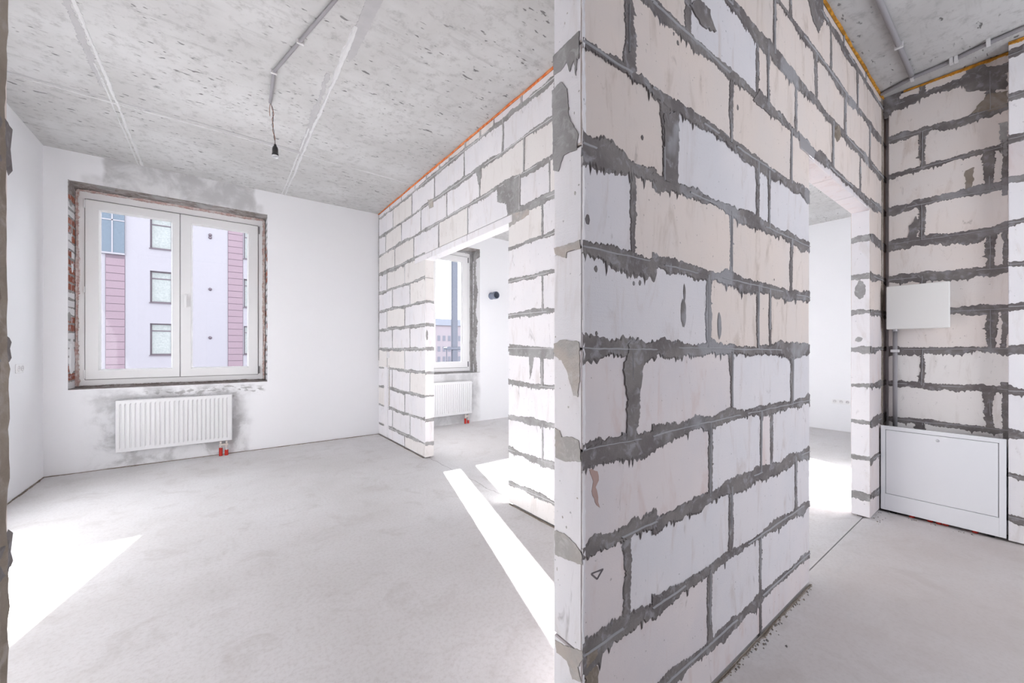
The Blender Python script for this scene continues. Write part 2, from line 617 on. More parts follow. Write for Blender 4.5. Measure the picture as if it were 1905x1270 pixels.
def blob(mb, M, a, z, ra, rz, h=0.003, m=0, n=36, rng=RND, rough=0.5):
    nz_ = Noise1(rng, (1.4, 0.6, 0.25), (1, 0.7, 0.5))
    k = len(mb.v)
    mb.v.append(M(a, z, h))
    for ring in (0.8, 1.0):
        for j in range(n):
            g = 2 * math.pi * j / n
            r = (1 - rough) + 2 * rough * (nz_(g) * (1 - abs(g - math.pi) / math.pi) + nz_(abs(math.pi * 2 - g)) * abs(g - math.pi) / math.pi)
            mb.v.append(M(a + ra * r * ring * math.cos(g), z + rz * r * ring * math.sin(g), h if ring < 1 else 0.0002))
    for j in range(n):
        q = (j + 1) % n
        mb.f.append([k, k + 1 + j, k + 1 + q])
        mb.f.append([k + 1 + j, k + 1 + n + j, k + 1 + n + q, k + 1 + q])
        mb.m += [m, m]
        mb.s += [False, False]


def poly(mb, M, pts, h=0.003, m=0, rng=RND, jag=0.004, step=0.01):
    """ragged raised patch with the outline pts [(a, z)...]"""
    out = []
    for i in range(len(pts)):
        p, q = pts[i], pts[(i + 1) % len(pts)]
        L = math.hypot(q[0] - p[0], q[1] - p[1])
        n = max(1, int(L / step))
        for j in range(n):
            t = j / n
            out.append((p[0] + (q[0] - p[0]) * t + (rng.random() - 0.5) * jag, p[1] + (q[1] - p[1]) * t + (rng.random() - 0.5) * jag))
    k = len(mb.v)
    for a, z in out:
        mb.v.append(M(a, z, h))
    for a, z in out:
        mb.v.append(M(a, z, 0.0001))
    n = len(out)
    mb.f.append(list(range(k, k + n)))
    mb.m.append(m)
    mb.s.append(False)
    for j in range(n):
        q = (j + 1) % n
        mb.f.append([k + j, k + n + j, k + n + q, k + q])
        mb.m.append(m)
        mb.s.append(False)


# ------------------------------------------------------------------ room shell
def slab(name, x0, x1, y0, y1, z0, z1, mat, label, cat, parent=None):
    mb = MB()
    mb.box(x0, x1, y0, y1, z0, z1)
    o = mb.build(name, mat, parent)
    if parent is None:
        tag(o, label, cat, kind='structure')
    return o


floor = slab('floor', XE - 0.2, XR + 0.2, 0.7045, YA + 0.465, -0.2, 0.0, 'floor', 'pale grey dusty concrete screed floor of the bare flat', 'floor')
slab('slab', XE - 0.2, XR + 0.2, YF - 0.2, 0.6985, -0.2, 0.0, 'floor', None, None, floor)
mb = MB()
mb.box(XE - 0.2, XR + 0.2, 0.6985, 0.7045, -0.2, -0.012)
mb.build('joint', 'dark', floor)

ceiling = slab('ceiling', XE - 0.2, XR + 0.2, YF - 0.2, YA + 0.465, H, H + 0.2, 'ceiling', 'rough grey concrete ceiling with formwork seams', 'ceiling')
CE = lambda a, b, o: (a, b, H - o)                     # ceiling face: (x, y)
rs = random.Random(5)


def seam(p, q, wu, wd, h, m, tooth=0.3):
    mb = MB()
    ribbon(mb, CE, p, q, wu, wd, h, 0.012, 0, rng=rs, tooth=tooth)
    mb.build('formwork_seam', m, ceiling)


for xs in (-0.61, 0.625):
    seam((xs, 2.3), (xs, YA), 0.012, 0.010, 0.005, 'seam_pale')
    seam((xs - 0.03, 3.6), (xs - 0.03, YA), 0.006, 0.006, 0.003, 'seam_pale')
seam((-0.64, 2.3), (-0.65, 3.9), 0.016, 0.020, 0.002, 'seam_dark', 0.8)
seam((0.585, 2.8), (0.60, 4.05), 0.016, 0.016, 0.002, 'seam_dark', 0.8)
mb = MB()
poly(mb, CE, [(0.61, 0.9), (0.70, 0.9), (0.69, 1.9), (0.68, 2.55), (0.66, 2.62), (0.62, 2.5)], 0.002, 0, rs, 0.006)
mb.build('cement_strip', 'seam_dark', ceiling)
seam((XE, 4.085), (XB, 4.14), 0.007, 0.007, 0.004, 'seam_pale')
mb = MB()
poly(mb, CE, [(-0.20, 4.03), (0.20, 4.055), (0.60, 4.07), (0.60, 4.12), (0.20, 4.09), (-0.20, 4.055)], 0.003, 0, rs, 0.003)
mb.build('cement_strip', 'seam_dark', ceiling)
seam((-1.2, 4.05), (-0.25, 4.07), 0.012, 0.012, 0.002, 'seam_dark')
seam((XB + 0.1, 4.14), (XR, 4.14), 0.008, 0.008, 0.005, 'seam_pale')

slab('wall_left', XE - 0.2, XE, YF, YA, 0, H, 'plaster', 'smooth white plastered wall with a twin socket', 'wall')
slab('wall_far_right', XR, XR + 0.2, 0.661, YA, 0, H, 'plaster', 'bright white plastered wall seen through the hall doorway', 'wall')
slab('wall_room_front', XD + 0.101, XR, YC, YC + TC, 0, H, 'plaster', 'white plastered wall of the far room, unseen, added to seal out light', 'wall')  # unseen wall, added to close the far room against stray light


def holed_wall(name, x0, x1, y0, y1, z0, z1, holes, mat, label):
    xs = sorted({x0, x1, *[h[0] for h in holes], *[h[1] for h in holes]})
    zs = sorted({z0, z1, *[h[2] for h in holes], *[h[3] for h in holes]})
    inside = lambda x, z: any(h[0] < x < h[1] and h[2] < z < h[3] for h in holes)
    mb = MB()
    mats = mat if isinstance(mat, list) else [mat]
    full = {}
    for i in range(len(xs) - 1):
        for j in range(len(zs) - 1):
            full[i, j] = not inside((xs[i] + xs[i + 1]) / 2, (zs[j] + zs[j + 1]) / 2)
    for (i, j), ok in full.items():
        if not ok:
            continue
        a, b, c, d = xs[i], xs[i + 1], zs[j], zs[j + 1]
        mb.add([(a, y0, c), (b, y0, c), (b, y0, d), (a, y0, d)], [(0, 1, 2, 3)])
        mb.add([(a, y1, c), (b, y1, c), (b, y1, d), (a, y1, d)], [(3, 2, 1, 0)], len(mats) - 1)
        if not full.get((i - 1, j), False):
            mb.add([(a, y0, c), (a, y1, c), (a, y1, d), (a, y0, d)], [(3, 2, 1, 0)])
        if not full.get((i + 1, j), False):
            mb.add([(b, y0, c), (b, y1, c), (b, y1, d), (b, y0, d)], [(0, 1, 2, 3)])
        if not full.get((i, j - 1), False):
            mb.add([(a, y0, c), (b, y0, c), (b, y1, c), (a, y1, c)], [(3, 2, 1, 0)])
        if not full.get((i, j + 1), False):
            mb.add([(a, y0, d), (b, y0, d), (b, y1, d), (a, y1, d)], [(0, 1, 2, 3)])
    o = mb.build(name, mats)
    return tag(o, label, 'wall', kind='structure')


W1 = (-1.115, 0.450, 0.775, 2.712)
W2 = (1.862, 3.356, 0.775, 2.752)
W3 = (4.82, 6.40, 0.775, 2.752)
slab('wall_niche_seal', XD + 0.102, XD + 0.20, YF, YC - 0.001, 0, H, 'plaster', 'unseen backing behind the niche blocks, added to keep light out of the gap', 'wall')  # added, unseen: stops light leaking through the slot beside the niche blocks
wall_back = holed_wall('wall_back', XE - 0.2, XR + 0.2, YA, YA + 0.465, 0, H, [W1, W2, W3], ['plaster_stained', 'stucco'],
                       'white plastered outer wall with windows and bare grey patches')
# the hall behind the camera: its end wall has one unseen opening, added and sized to light the hall
W_FILL = (1.65, 3.3, 0.7, 2.50)
holed_wall('wall_front', XE - 0.2, XD + 0.2, YF - 0.2, YF, 0, H, [W_FILL], 'plaster', 'white end wall of the hall with an unseen opening added to let light in')

for i, (x0, x1, z0, z1, y, rot) in enumerate([(*W1, YA + 0.40, math.pi / 2), (*W2, YA + 0.40, math.pi / 2), (*W3, YA + 0.40, math.pi / 2), (*W_FILL, YF - 0.1, -math.pi / 2)]):
    ld = bpy.data.lights.new('daylight_portal', 'AREA')
    ld.shape = 'RECTANGLE'
    ld.size, ld.size_y = x1 - x0, z1 - z0
    ld.cycles.is_portal = True
    lo = bpy.data.objects.new('daylight_portal', ld)
    lo.location = ((x0 + x1) / 2, y, (z0 + z1) / 2)
    lo.rotation_euler = (-rot, 0, 0)
    COL.objects.link(lo)

# ------------------------------------------------------------------ aerated-block walls
_blockmesh = {}


def block_mesh(l, t, h, end=0):
    key = (round(l, 3), round(t, 3), round(h, 3), end)
    if key not in _blockmesh:
        bm = bmesh.new()
        bmesh.ops.create_cube(bm, size=1.0)
        for v in bm.verts:
            v.co = (v.co.x * l, v.co.y * t, v.co.z * h)
        bmesh.ops.bevel(bm, geom=bm.edges[:], offset=min(0.003, h * 0.2, l * 0.2), segments=1, affect='EDGES')
        me = bpy.data.meshes.new('block')
        bm.to_mesh(me)
        bm.free()
        me.materials.append(MT['block_white'])
        me.materials.append(MT['block_white'])
        for f in me.polygons:
            if end and f.normal.x < -0.9:
                f.material_index = 1
        _blockmesh[key] = me
    return _blockmesh[key]


rows = [(0.0, Z0)] + [(Z0 + DZ * k, Z0 + DZ * (k + 1)) for k in range(11)] + [(Z0 + DZ * 11, H - 0.012)]   # row 0 .. 12


def sub(iv, holes):
    out = [iv]
    for h0, h1 in holes:
        nxt = []
        for a, b in out:
            if h1 <= a or h0 >= b:
                nxt.append((a, b))
            else:
                if h0 > a:
                    nxt.append((a, h0))
                if h1 < b:
                    nxt.append((h1, b))
        out = nxt
    return [(a, b) for a, b in out if b - a > 0.012]


def block_wall(name, label, axis, p, t, a0, a1, joints, openings, colour, seed, lintel=None):
    """axis 'Y': wall along X on the plane y=p; axis 'X': wall along Y on the plane x=p. joints(k)->list of joint positions.
    openings: (a_lo, a_hi, z_top). lintel: (a_lo, a_hi, z_lo) for blocks trimmed over an opening."""
    rng = random.Random(seed)
    core = MB()
    spans, blocks = [], []
    for k, (z0, z1) in enumerate(rows):
        js = sorted(joints(k))
        # open part of this course
        hs = [(o0, o1) for o0, o1, zt in openings if z0 < zt - 0.08]
        spans.append(sub((a0, a1), hs))
        for s0, s1 in spans[-1]:
            e = 0.007 if k else 0.025
            if axis == 'Y':
                core.box(s0 + e, s1 - e, p + e, p + t - e, z0, z1 + (0.012 if k == 12 else 0))
            else:
                core.box(p + e, p + t - e, s0 + e, s1 - e, z0, z1 + (0.012 if k == 12 else 0))
            ed = [s0] + [j for j in js if s0 + 0.03 < j < s1 - 0.03] + [s1]
            for q in range(len(ed) - 1):
                b0 = ed[q] + (0.0025 if q else 0.0)
                b1 = ed[q + 1] - (0.0025 if q < len(ed) - 2 else 0.0)
                blocks.append((k, b0, b1, z0 + (0.0025 if k else 0.012), z1 - 0.0025))
    wall = core.build(name, 'mortar')
    tag(wall, label, 'wall', kind='structure')
    for k, b0, b1, z0, z1 in blocks:
        o = bpy.data.objects.new('block', block_mesh(b1 - b0, t, z1 - z0, int(name == 'wall_hall' and (b0 < XC0 + 0.01 or abs(b0 - DCR) < 0.01))))
        jit = (rng.random() - 0.5) * 0.0025
        if axis == 'Y':
            o.location = ((b0 + b1) / 2, p + t / 2 + jit, (z0 + z1) / 2)
        else:
            o.location = (p + t / 2 + jit, (b0 + b1) / 2, (z0 + z1) / 2)
            o.rotation_euler = (0, 0, math.pi / 2)
        link(o, wall, o.location)
        o.material_slots[0].link = 'OBJECT'
        o.material_slots[0].material = MT[colour(k, (b0 + b1) / 2, rng)]
    return wall, spans


def beds(mb, M, spans, wu, wd, rng, step, m, ridge, gaps, h=0.003, skip=lambda k, a: False):
    for k in range(1, 13):
        z = rows[k][0]
        for s0, s1 in spans[k - 1]:
            for t0, t1 in spans[k]:
                a, b = max(s0, t0), min(s1, t1)
                if b - a > 0.03 and not skip(k, (a + b) / 2):
                    ribbon(mb, M, (a, z), (b, z), wu * rng.uniform(0.75, 1.25), wd * rng.uniform(0.75, 1.25), h, step, m, ridge, rng, gaps)


def verts(mb, M, spans, joints, w_, rng, step, m, ridge, gaps, h=0.003, wmap=None):
    for k in range(13):
        z0, z1 = rows[k]
        for j in joints(k):
            if any(s0 + 0.03 < j < s1 - 0.03 for s0, s1 in spans[k]):
                f = wmap(k, j) if wmap else 1.0
                ribbon(mb, M, (j, z0), (j, z1), w_ * f * rng.uniform(0.7, 1.2), w_ * f * rng.uniform(0.7, 1.2), h, step, m, ridge, rng, gaps)


# --- hall wall (the big wall in front of the camera) ---------------------------------
JC = {0: [1.74, 2.32], 2: [0.888, 1.492, 2.136], 4: [0.907, 1.496, 2.095], 6: [0.912, 1.492, 2.082], 8: [0.888, 1.492, 2.082],
      1: [1.335, 1.745], 3: [1.335, 1.749, 1.857], 5: [1.327, 1.724, 1.841], 7: [1.061, 1.724, 1.829],
      9: [1.20, 1.715, 1.820, 2.14, 2.70, 3.258], 10: [0.888, 1.50, 1.886, 2.419, 2.935, 3.50], 11: [1.2, 1.72, 1.83, 2.07, 2.66, 3.20],
      12: [1.1, 1.55, 1.95, 2.42, 2.9, 3.4]}
jc = lambda k: JC[k]


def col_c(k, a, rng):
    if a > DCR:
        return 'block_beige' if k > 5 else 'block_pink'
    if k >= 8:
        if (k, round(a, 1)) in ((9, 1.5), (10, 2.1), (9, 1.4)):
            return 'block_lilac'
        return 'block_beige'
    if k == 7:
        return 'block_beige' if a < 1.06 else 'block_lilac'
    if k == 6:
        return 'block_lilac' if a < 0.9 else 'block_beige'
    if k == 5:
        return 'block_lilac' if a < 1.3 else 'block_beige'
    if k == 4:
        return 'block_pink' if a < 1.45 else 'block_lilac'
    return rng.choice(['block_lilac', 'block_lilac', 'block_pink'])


wall_hall, sp_c = block_wall('wall_hall', 'dark-jointed aerated block wall with a doorway between hall and far room', 'Y', YC, TC, XC0, XD + 0.10, jc,
                             [(DCL, DCR, 2.155)], col_c, 3)
MC = lambda a, z, o: (a, YC - o, z)
mb = MB()
rc = random.Random(8)
# smears are visibly broader at the free end
for k in range(1, 13):
    z = rows[k][0]
    for s0, s1 in sp_c[k - 1]:
        for t0, t1 in sp_c[k]:
            a, b = max(s0, t0), min(s1, t1)
            if b - a < 0.03:
                continue
            if a < 1.3:
                ribbon(mb, MC, (a, z), (1.02, z), 0.030, 0.036, 0.004, 0.005, 0, 1, rc, 0.47)
                ribbon(mb, MC, (1.0, z), (b, z), 0.022, 0.028, 0.0035, 0.005, 0, 1, rc, 0.47)
            else:
                ribbon(mb, MC, (a, z), (b, z), 0.021, 0.028, 0.0035, 0.005, 0, 1, rc, 0.4)
verts(mb, MC, sp_c, jc, 0.017, rc, 0.005, 0, 1, 0.45, 0.003, lambda k, j: 1.15 if j < 1.3 else (0.8 if 1.7 < j < 1.9 else 1.0))
# single splashes, scrapes and clots on the blocks
P = lambda u, v: (on_y(u, v, YC)[0], on_y(u, v, YC)[2])
poly(mb, MC, [P(1168, 640), P(1186, 630), P(1196, 660), P(1190, 730), P(1178, 770), P(1180, 822), P(1164, 815), P(1166, 740), P(1158, 690)], 0.005, 0, rc, 0.01)
poly(mb, MC, [P(1083, 838), P(1120, 818), P(1176, 800), P(1184, 828), P(1140, 852), P(1083, 868)], 0.004, 0, rc, 0.012)
poly(mb, MC, [P(1233, 215), P(1262, 205), P(1260, 340), P(1236, 335)], 0.004, 0, rc, 0.008)
poly(mb, MC, [P(1083, 272), P(1146, 285), P(1140, 304), P(1083, 290)], 0.003, 0, rc, 0.012)
blob(mb, MC, *P(1271, 582), 0.016, 0.045, 0.002, 3, rng=rc, rough=0.3)
blob(mb, MC, *P(1273, 545), 0.006, 0.030, 0.002, 3, rng=rc, rough=0.3)
blob(mb, MC, *P(1338, 606), 0.012, 0.05, 0.003, 0, rng=rc, rough=0.3)
blob(mb, MC, *P(1557, 248), 0.05, 0.045, 0.01, 2, rng=rc)
poly(mb, MC, [P(1412, 168), P(1432, 190), P(1452, 222), P(1430, 212), P(1400, 188)], 0.004, 3, rc, 0.01)
poly(mb, MC, [P(1484, 245), P(1514, 283), P(1512, 296), P(1488, 276)], 0.006, 4, rc, 0.004)
poly(mb, MC, [P(1150, 470), P(1220, 485), P(1222, 497), P(1180, 500), P(1150, 484)], 0.003, 0, rc, 0.01)
poly(mb, MC, [P(1088, 1215), P(1108, 1205), P(1112, 1270), P(1088, 1270)], 0.003, 2, rc, 0.01)
poly(mb, MC, [P(1300, 0), P(1318, 20), P(1330, 60), P(1305, 50), P(1280, 10)], 0.005, 3, rc, 0.01)
poly(mb, MC, [P(1502, 0), P(1530, 0), P(1531, 40), P(1522, 62), P(1512, 40)], 0.004, 3, rc, 0.01)
for u, v, r in ((1253, 63, .004), (1261, 80, .006), (1195, 256, .006), (1106, 312, .004), (1290, 520, .003), (1372, 200, .008), (1440, 520, .003), (1380, 775, .003), (1330, 925, .006), (1108, 500, .006), (1179, 527, .005), (1190, 526, .006), (1110, 620, .005), (1093, 408, .01)):
    blob(mb, MC, *P(u, v), r, r * 1.3, 0.0015, 0, 12, rc)
# band of mortar bearing on the doorway
ribbon(mb, MC, (DCL - 0.15, DCT + 0.045), (DCR + 0.2, DCT + 0.045), 0.028, 0.022, 0.004, 0.006, 3, 1, rc, 0.5)
# wall corner towards the niche
ribbon(mb, MC, (XD - 0.03, 0.0), (XD - 0.03, H), 0.015, 0.022, 0.004, 0.008, 2, None, rc)
mb.build('mortar_smear', ['mortar', 'ridge', 'mortar_brown', 'mortar', 'steel'], wall_hall)
# courses trimmed over the doorway rest on a thin lintel
mb = MB()
for a, b in ((DCL, 2.70), (2.705, 3.12), (3.125, DCR)):
    mb.bbox(a, b, YC + 0.001, YC + TC - 0.001, DCT, Z0 + DZ * 8 + 0.002, 0.003)
lintel = mb.build('lintel', 'block_pink', wall_hall)
for k in range(9):
    if Z0 + DZ * k > DCT:
        break
# end face at the free end, facing the opening
MCE = lambda a, z, o: (XC0 - o, a, z)
mb = MB()
re_ = random.Random(21)
PE = lambda u, v: (on_x(u, v, XC0)[1], on_x(u, v, XC0)[2])
for pts, m in (([(1031, 462), (1079, 447), (1080, 462), (1056, 468), (1054, 480), (1034, 474)], 0),
               ([(1031, 640), (1044, 632), (1078, 635), (1080, 700), (1075, 738), (1068, 735), (1055, 690), (1046, 670), (1032, 662)], 1),
               ([(1033, 796), (1042, 800), (1046, 812), (1062, 812), (1078, 820), (1082, 858), (1050, 858), (1034, 850)], 1),
               ([(1033, 985), (1050, 992), (1072, 1012), (1083, 1030), (1083, 1050), (1062, 1042), (1034, 1032)], 0),
               ([(1034, 1190), (1052, 1200), (1084, 1210), (1084, 1228), (1076, 1240), (1082, 1268), (1066, 1262), (1056, 1228), (1036, 1212)], 1),
               ([(1030, 105), (1050, 85), (1078, 58), (1078, 110), (1074, 110), (1072, 140), (1068, 112), (1060, 135), (1055, 115), (1046, 130), (1031, 140)], 2),
               ([(1028, 170), (1044, 152), (1056, 165), (1058, 215), (1076, 250), (1074, 278), (1050, 288), (1040, 320), (1030, 318)], 2)):
    poly(mb, MCE, [PE(*q) for q in pts], 0.0025, m, re_, 0.003, 0.006)
for _ in range(22):
    blob(mb, MCE, re_.uniform(YC + 0.004, YC + TC - 0.004), re_.uniform(0.2, 2.2), re_.uniform(0.0012, 0.003), re_.uniform(0.0015, 0.006), 0.0006, 0, 8, re_)
mb.build('mortar_smear', ['mortar_end', 'mortar_end', 'mortar_light'], wall_hall)
# ragged arris of the free end
mb = MB()
ribbon(mb, MC, (XC0 + 0.004, 0.0), (XC0 + 0.004, H), 0.003, 0.005, 0.003, 0.012, 0, None, re_, tooth=0.8)
mb.build('chipped_edge', 'block_white', wall_hall)
# jamb of the doorway, facing the door
MCJ = lambda a, z, o: (DCR - o, a, z)
mb = MB()
for k in range(1, 9):
    ribbon(mb, MCJ, (YC, rows[k][0]), (YC + TC, rows[k][0]), 0.016, 0.02, 0.003, 0.005, 0, None, re_)
blob(mb, MCJ, YC + 0.05, 1.56, 0.03, 0.06, 0.002, 0, rng=re_)
blob(mb, MCJ, YC + 0.06, 1.22, 0.02, 0.02, 0.002, 0, rng=re_)
mb.build('mortar_smear', ['mortar_light'], wall_hall)
# foam bead under the ceiling
mb = MB()
ribbon(mb, MC, (XC0, H - 0.008), (XD, H - 0.008), 0.006, 0.007, 0.012, 0.008, 0, None, re_)
mb.build('foam_bead', ['foam_yellow'], wall_hall)
# pencilled triangle and a red-brown scrape
mb = MB()
tri = [P(1100, 1067), P(1122, 1058), P(1111, 1077)]
for i in range(3):
    ribbon(mb, MC, tri[i], tri[(i + 1) % 3], 0.0005, 0.0005, 0.0006, 0.01, 0, None, re_)
mb.build('pencil_mark', ['pencil'], wall_hall)
mb = MB()
poly(mb, MC, [P(1096, 872), P(1112, 875), P(1114, 892), P(1108, 905), P(1116, 945), P(1110, 940), P(1100, 915), P(1104, 895)], 0.0008, 0, re_, 0.004)
mb.build('scrape', ['red_mark'], wall_hall)

# --- the short wall on the other side of the opening -----------------------------------
jl = lambda k: [-0.80] if k % 2 else [-0.50, -1.1]
wall_near, sp_n = block_wall('wall_near', 'mortar-smeared end of a block wall beside the opening into the window room', 'Y', YC, TC, XE, XJ, jl, [], lambda k, a, r: 'block_beige', 31)
mb = MB()
MN = lambda a, z, o: (XJ + o, a, z)
for k in range(1, 13):
    ribbon(mb, MN, (YC, rows[k][0]), (YC + TC, rows[k][0]), 0.03, 0.03, 0.004, 0.006, 0, None, re_)
ribbon(mb, MN, (YC + TC - 0.030, 0), (YC + TC - 0.030, H), 0.035, 0.014, 0.005, 0.012, 1, None, re_)
mb.build('mortar_smear', ['mortar', 'mortar_brown'], wall_near)

# --- lintel head over the opening the camera looks through ---------------------------
wall_header, sp_h = block_wall('wall_header', 'block infill above the opening between hall and window room', 'Y', YC, TC, XJ + 0.001, XC0 - 0.001,
                              lambda k: [0.30] if k % 2 else [0.10], [(XJ, XC0, 2.155)], lambda k, a, r: 'block_beige', 33)
mb = MB()
beds(mb, MC, sp_h, 0.02, 0.026, re_, 0.006, 0, 1, 0.45)
verts(mb, MC, sp_h, lambda k: [0.30] if k % 2 else [0.10], 0.015, re_, 0.006, 0, 1, 0.45)
mb.build('mortar_smear', ['mortar', 'ridge'], wall_header)

# --- partition between the two rooms ----------------------------------------------------
JB = {0: [4.40, 5.0, 1.4], 12: [2.2, 2.55, 2.75, 3.0, 3.3, 3.5, 3.8, 4.1, 4.5, 4.9]}
for k in range(1, 9):
    JB[k] = [1.974, 1.37, 4.40, 5.0] if k % 2 == 0 else [1.67, 4.24, 4.807]
JB[9] = [1.40, 1.90, 2.219, 2.959, 3.52, 4.137, 4.72]
JB[10] = [1.6, 2.173, 2.762, 3.35, 3.942, 4.50, 5.05]
JB[11] = [1.25, 1.85, 2.428, 3.015, 3.61, 4.182, 4.78]
jb = lambda k: JB[k]


def col_b(k, a, rng):
    if (k == 9 and 2.9 < a < 3.6) or rng.random() < 0.10:
        return 'block_cream'
    return 'block_white' if rng.random() < 0.8 else 'block_cream'


wall_middle, sp_b = block_wall('wall_middle', 'white aerated block partition with a wide doorway under grey ceiling', 'X', XB, TB, YC + TC + 0.001, YA - 0.001, jb,
                               [(DBL, DBR, 2.155)], col_b, 4)
MBF = lambda a, z, o: (XB - o, a, z)
mb = MB()
rb = random.Random(14)
for k in range(1, 13):
    z = rows[k][0]
    for s0, s1 in sp_b[k - 1]:
        for t0, t1 in sp_b[k]:
            a, b = max(s0, t0), min(s1, t1)
            if b - a < 0.03:
                continue
            if k in (1, 2, 3, 4) and b > 4.5:
                ribbon(mb, MBF, (a, z), (4.93, z), 0.017, 0.020, 0.003, 0.008, 0, 1, rb, 0.5)
                ribbon(mb, MBF, (5.12, z), (b - 0.02, z), 0.012, 0.012, 0.003, 0.008, 0, None, rb)
            else:
                ribbon(mb, MBF, (a, z), (b, z), 0.018, 0.022, 0.003, 0.007, 0, 1, rb, 0.4)
verts(mb, MBF, sp_b, jb, 0.011, rb, 0.007, 0, 1, 0.5)
ribbon(mb, MBF, (YA - 0.015, 1.0), (YA - 0.015, H), 0.012, 0.012, 0.004, 0.01, 0, None, rb)
PB = lambda u, v: (on_x(u, v, XB)[1], on_x(u, v, XB)[2])
poly(mb, MBF, [PB(*q) for q in ((925, 345), (945, 335), (968, 328), (968, 385), (945, 405), (943, 380), (926, 375))], 0.003, 0, rb, 0.012)
poly(mb, MBF, [PB(*q) for q in ((796, 372), (806, 370), (806, 385), (799, 388))], 0.004, 2, rb, 0.01)
poly(mb, MBF, [PB(*q) for q in ((886, 318), (896, 310), (896, 330), (891, 345))], 0.004, 0, rb, 0.01)
poly(mb, MBF, [PB(*q) for q in ((945, 400), (985, 388), (985, 398), (948, 422))], 0.003, 2, rb, 0.01)
poly(mb, MBF, [PB(*q) for q in ((984, 660), (994, 660), (990, 690), (986, 705))], 0.002, 0, rb, 0.006)
poly(mb, MBF, [PB(*q) for q in ((948, 640), (1030, 648), (1030, 668), (948, 660))], 0.003, 0, rb, 0.008)
mb.build('mortar_smear', ['mortar_light', 'ridge_light', 'mortar_end'], wall_middle)
mb = MB()
for a, b in ((DBL - 0.05, 2.96), (2.968, 3.66), (3.668, 4.10)):
    mb.bbox(XB - 0.004, XB + TB, a, b, DBT, Z0 + DZ * 8 - 0.004, 0.003)
mb.build('lintel', 'block_white', wall_middle)
MBJ = lambda a, z, o: (a, DBR - o, z)
mb = MB()
for k in range(1, 8):
    ribbon(mb, MBJ, (XB, rows[k][0]), (XB + TB, rows[k][0]), 0.014, 0.018, 0.003, 0.006, 0, None, rb)
blob(mb, MBJ, XB + 0.02, 1.30, 0.012, 0.05, 0.002, 0, rng=rb)
mb.build('mortar_smear', ['mortar_light'], wall_middle)
mb = MB()
ribbon(mb, MBF, (0.9, H - 0.008), (YA, H - 0.008), 0.006, 0.007, 0.010, 0.008, 0, None, rb)
mb.build('foam_bead', ['foam'], wall_middle)
# chased and filled strip with a box for a switch
mb = MB()
poly(mb, MBF, [(5.09, 0.02), (4.97, 0.02), (4.97, 0.92), (5.09, 0.92)], 0.0045, 0, rb, 0.008)
mb.build('filled_chase', ['block_white'], wall_middle)
mb = MB()
poly(mb, MBF, [(4.94, 0.42), (4.90, 0.45), (4.905, 0.93), (4.93, 0.95)], 0.003, 0, rb, 0.006)
mb.build('mortar_smear', ['mortar_end'], wall_middle)

# --- niche wall and the wall beside it -------------------------------------------------
jd = lambda k: [0.46] if k % 2 == 0 else [0.163]
wall_right, sp_d = block_wall('wall_right', 'beige block wall of the niche carrying the meter box', 'X', XD, 0.10, -0.4, YC - 0.032, jd, [],
                              lambda k, a, r: 'block_sand_lit' if k > 4 else 'block_cream', 6)
MD = lambda a, z, o: (XD - o, a, z)
mb = MB()
rd = random.Random(9)
beds(mb, MD, sp_d, 0.023, 0.032, rd, 0.006, 0, 1, 0.35)
verts(mb, MD, sp_d, jd, 0.023, rd, 0.006, 0, 1, 0.35)
for z0, z1 in ((0.60, 0.95), (1.16, 1.42), (1.66, 1.92), (2.1, 2.45)):
    ribbon(mb, MD, (0.105, z0), (0.105, z1), 0.012, 0.012, 0.003, 0.006, 0, None, rd)
PD = lambda u, v: (on_x(u, v, XD)[1], on_x(u, v, XD)[2])
poly(mb, MD, [PD(*q) for q in ((1812, 205), (1826, 190), (1840, 174), (1874, 170), (1874, 200), (1846, 206), (1808, 210))], 0.004, 2, rd, 0.01)
poly(mb, MD, [PD(*q) for q in ((1786, 150), (1806, 122), (1830, 120), (1852, 128), (1874, 140), (1874, 165), (1800, 170))], 0.004, 0, rd, 0.012)
poly(mb, MD, [PD(*q) for q in ((1644, 178), (1676, 166), (1674, 195), (1650, 220), (1644, 222))], 0.004, 0, rd, 0.012)
poly(mb, MD, [PD(*q) for q in ((1692, 420), (1706, 402), (1712, 420), (1700, 455), (1688, 455))], 0.003, 0, rd, 0.01)
poly(mb, MD, [PD(*q) for q in ((1795, 318), (1812, 310), (1810, 345), (1797, 358))], 0.002, 2, rd, 0.01)
poly(mb, MD, [PD(*q) for q in ((1858, 230), (1874, 225), (1874, 290), (1862, 285))], 0.003, 3, rd, 0.01)
mb.build('mortar_smear', ['mortar', 'ridge', 'mortar_brown', 'mortar_light'], wall_right)
mb = MB()
ribbon(mb, MD, (-0.1, H - 0.010), (0.55, H - 0.010), 0.006, 0.009, 0.012, 0.006, 0, None, rd)
mb.build('foam_bead', ['foam_yellow'], wall_right)

jp = lambda k: [-0.35] if k % 2 == 0 else [-0.15, -0.75]
wall_side, sp_p = block_wall('wall_side', 'pale block wall stepping forward beside the white manifold cabinet', 'X', XP, XD - XP - 0.001, YF, YP, jp, [],
                             lambda k, a, r: 'block_white' if k != 9 else 'block_pink', 16)
MP = lambda a, z, o: (XP - o, a, z)
mb = MB()
beds(mb, MP, sp_p, 0.02, 0.024, rd, 0.006, 0, 1, 0.4)
verts(mb, MP, sp_p, jp, 0.014, rd, 0.006, 0, 1, 0.4)
mb.build('mortar_smear', ['mortar', 'ridge'], wall_side)
mb = MB()
ribbon(mb, MP, (-0.6, H - 0.012), (YP, H - 0.012), 0.006, 0.014, 0.012, 0.006, 0, None, rd)
mb.build('foam_bead', ['foam_yellow'], wall_side)


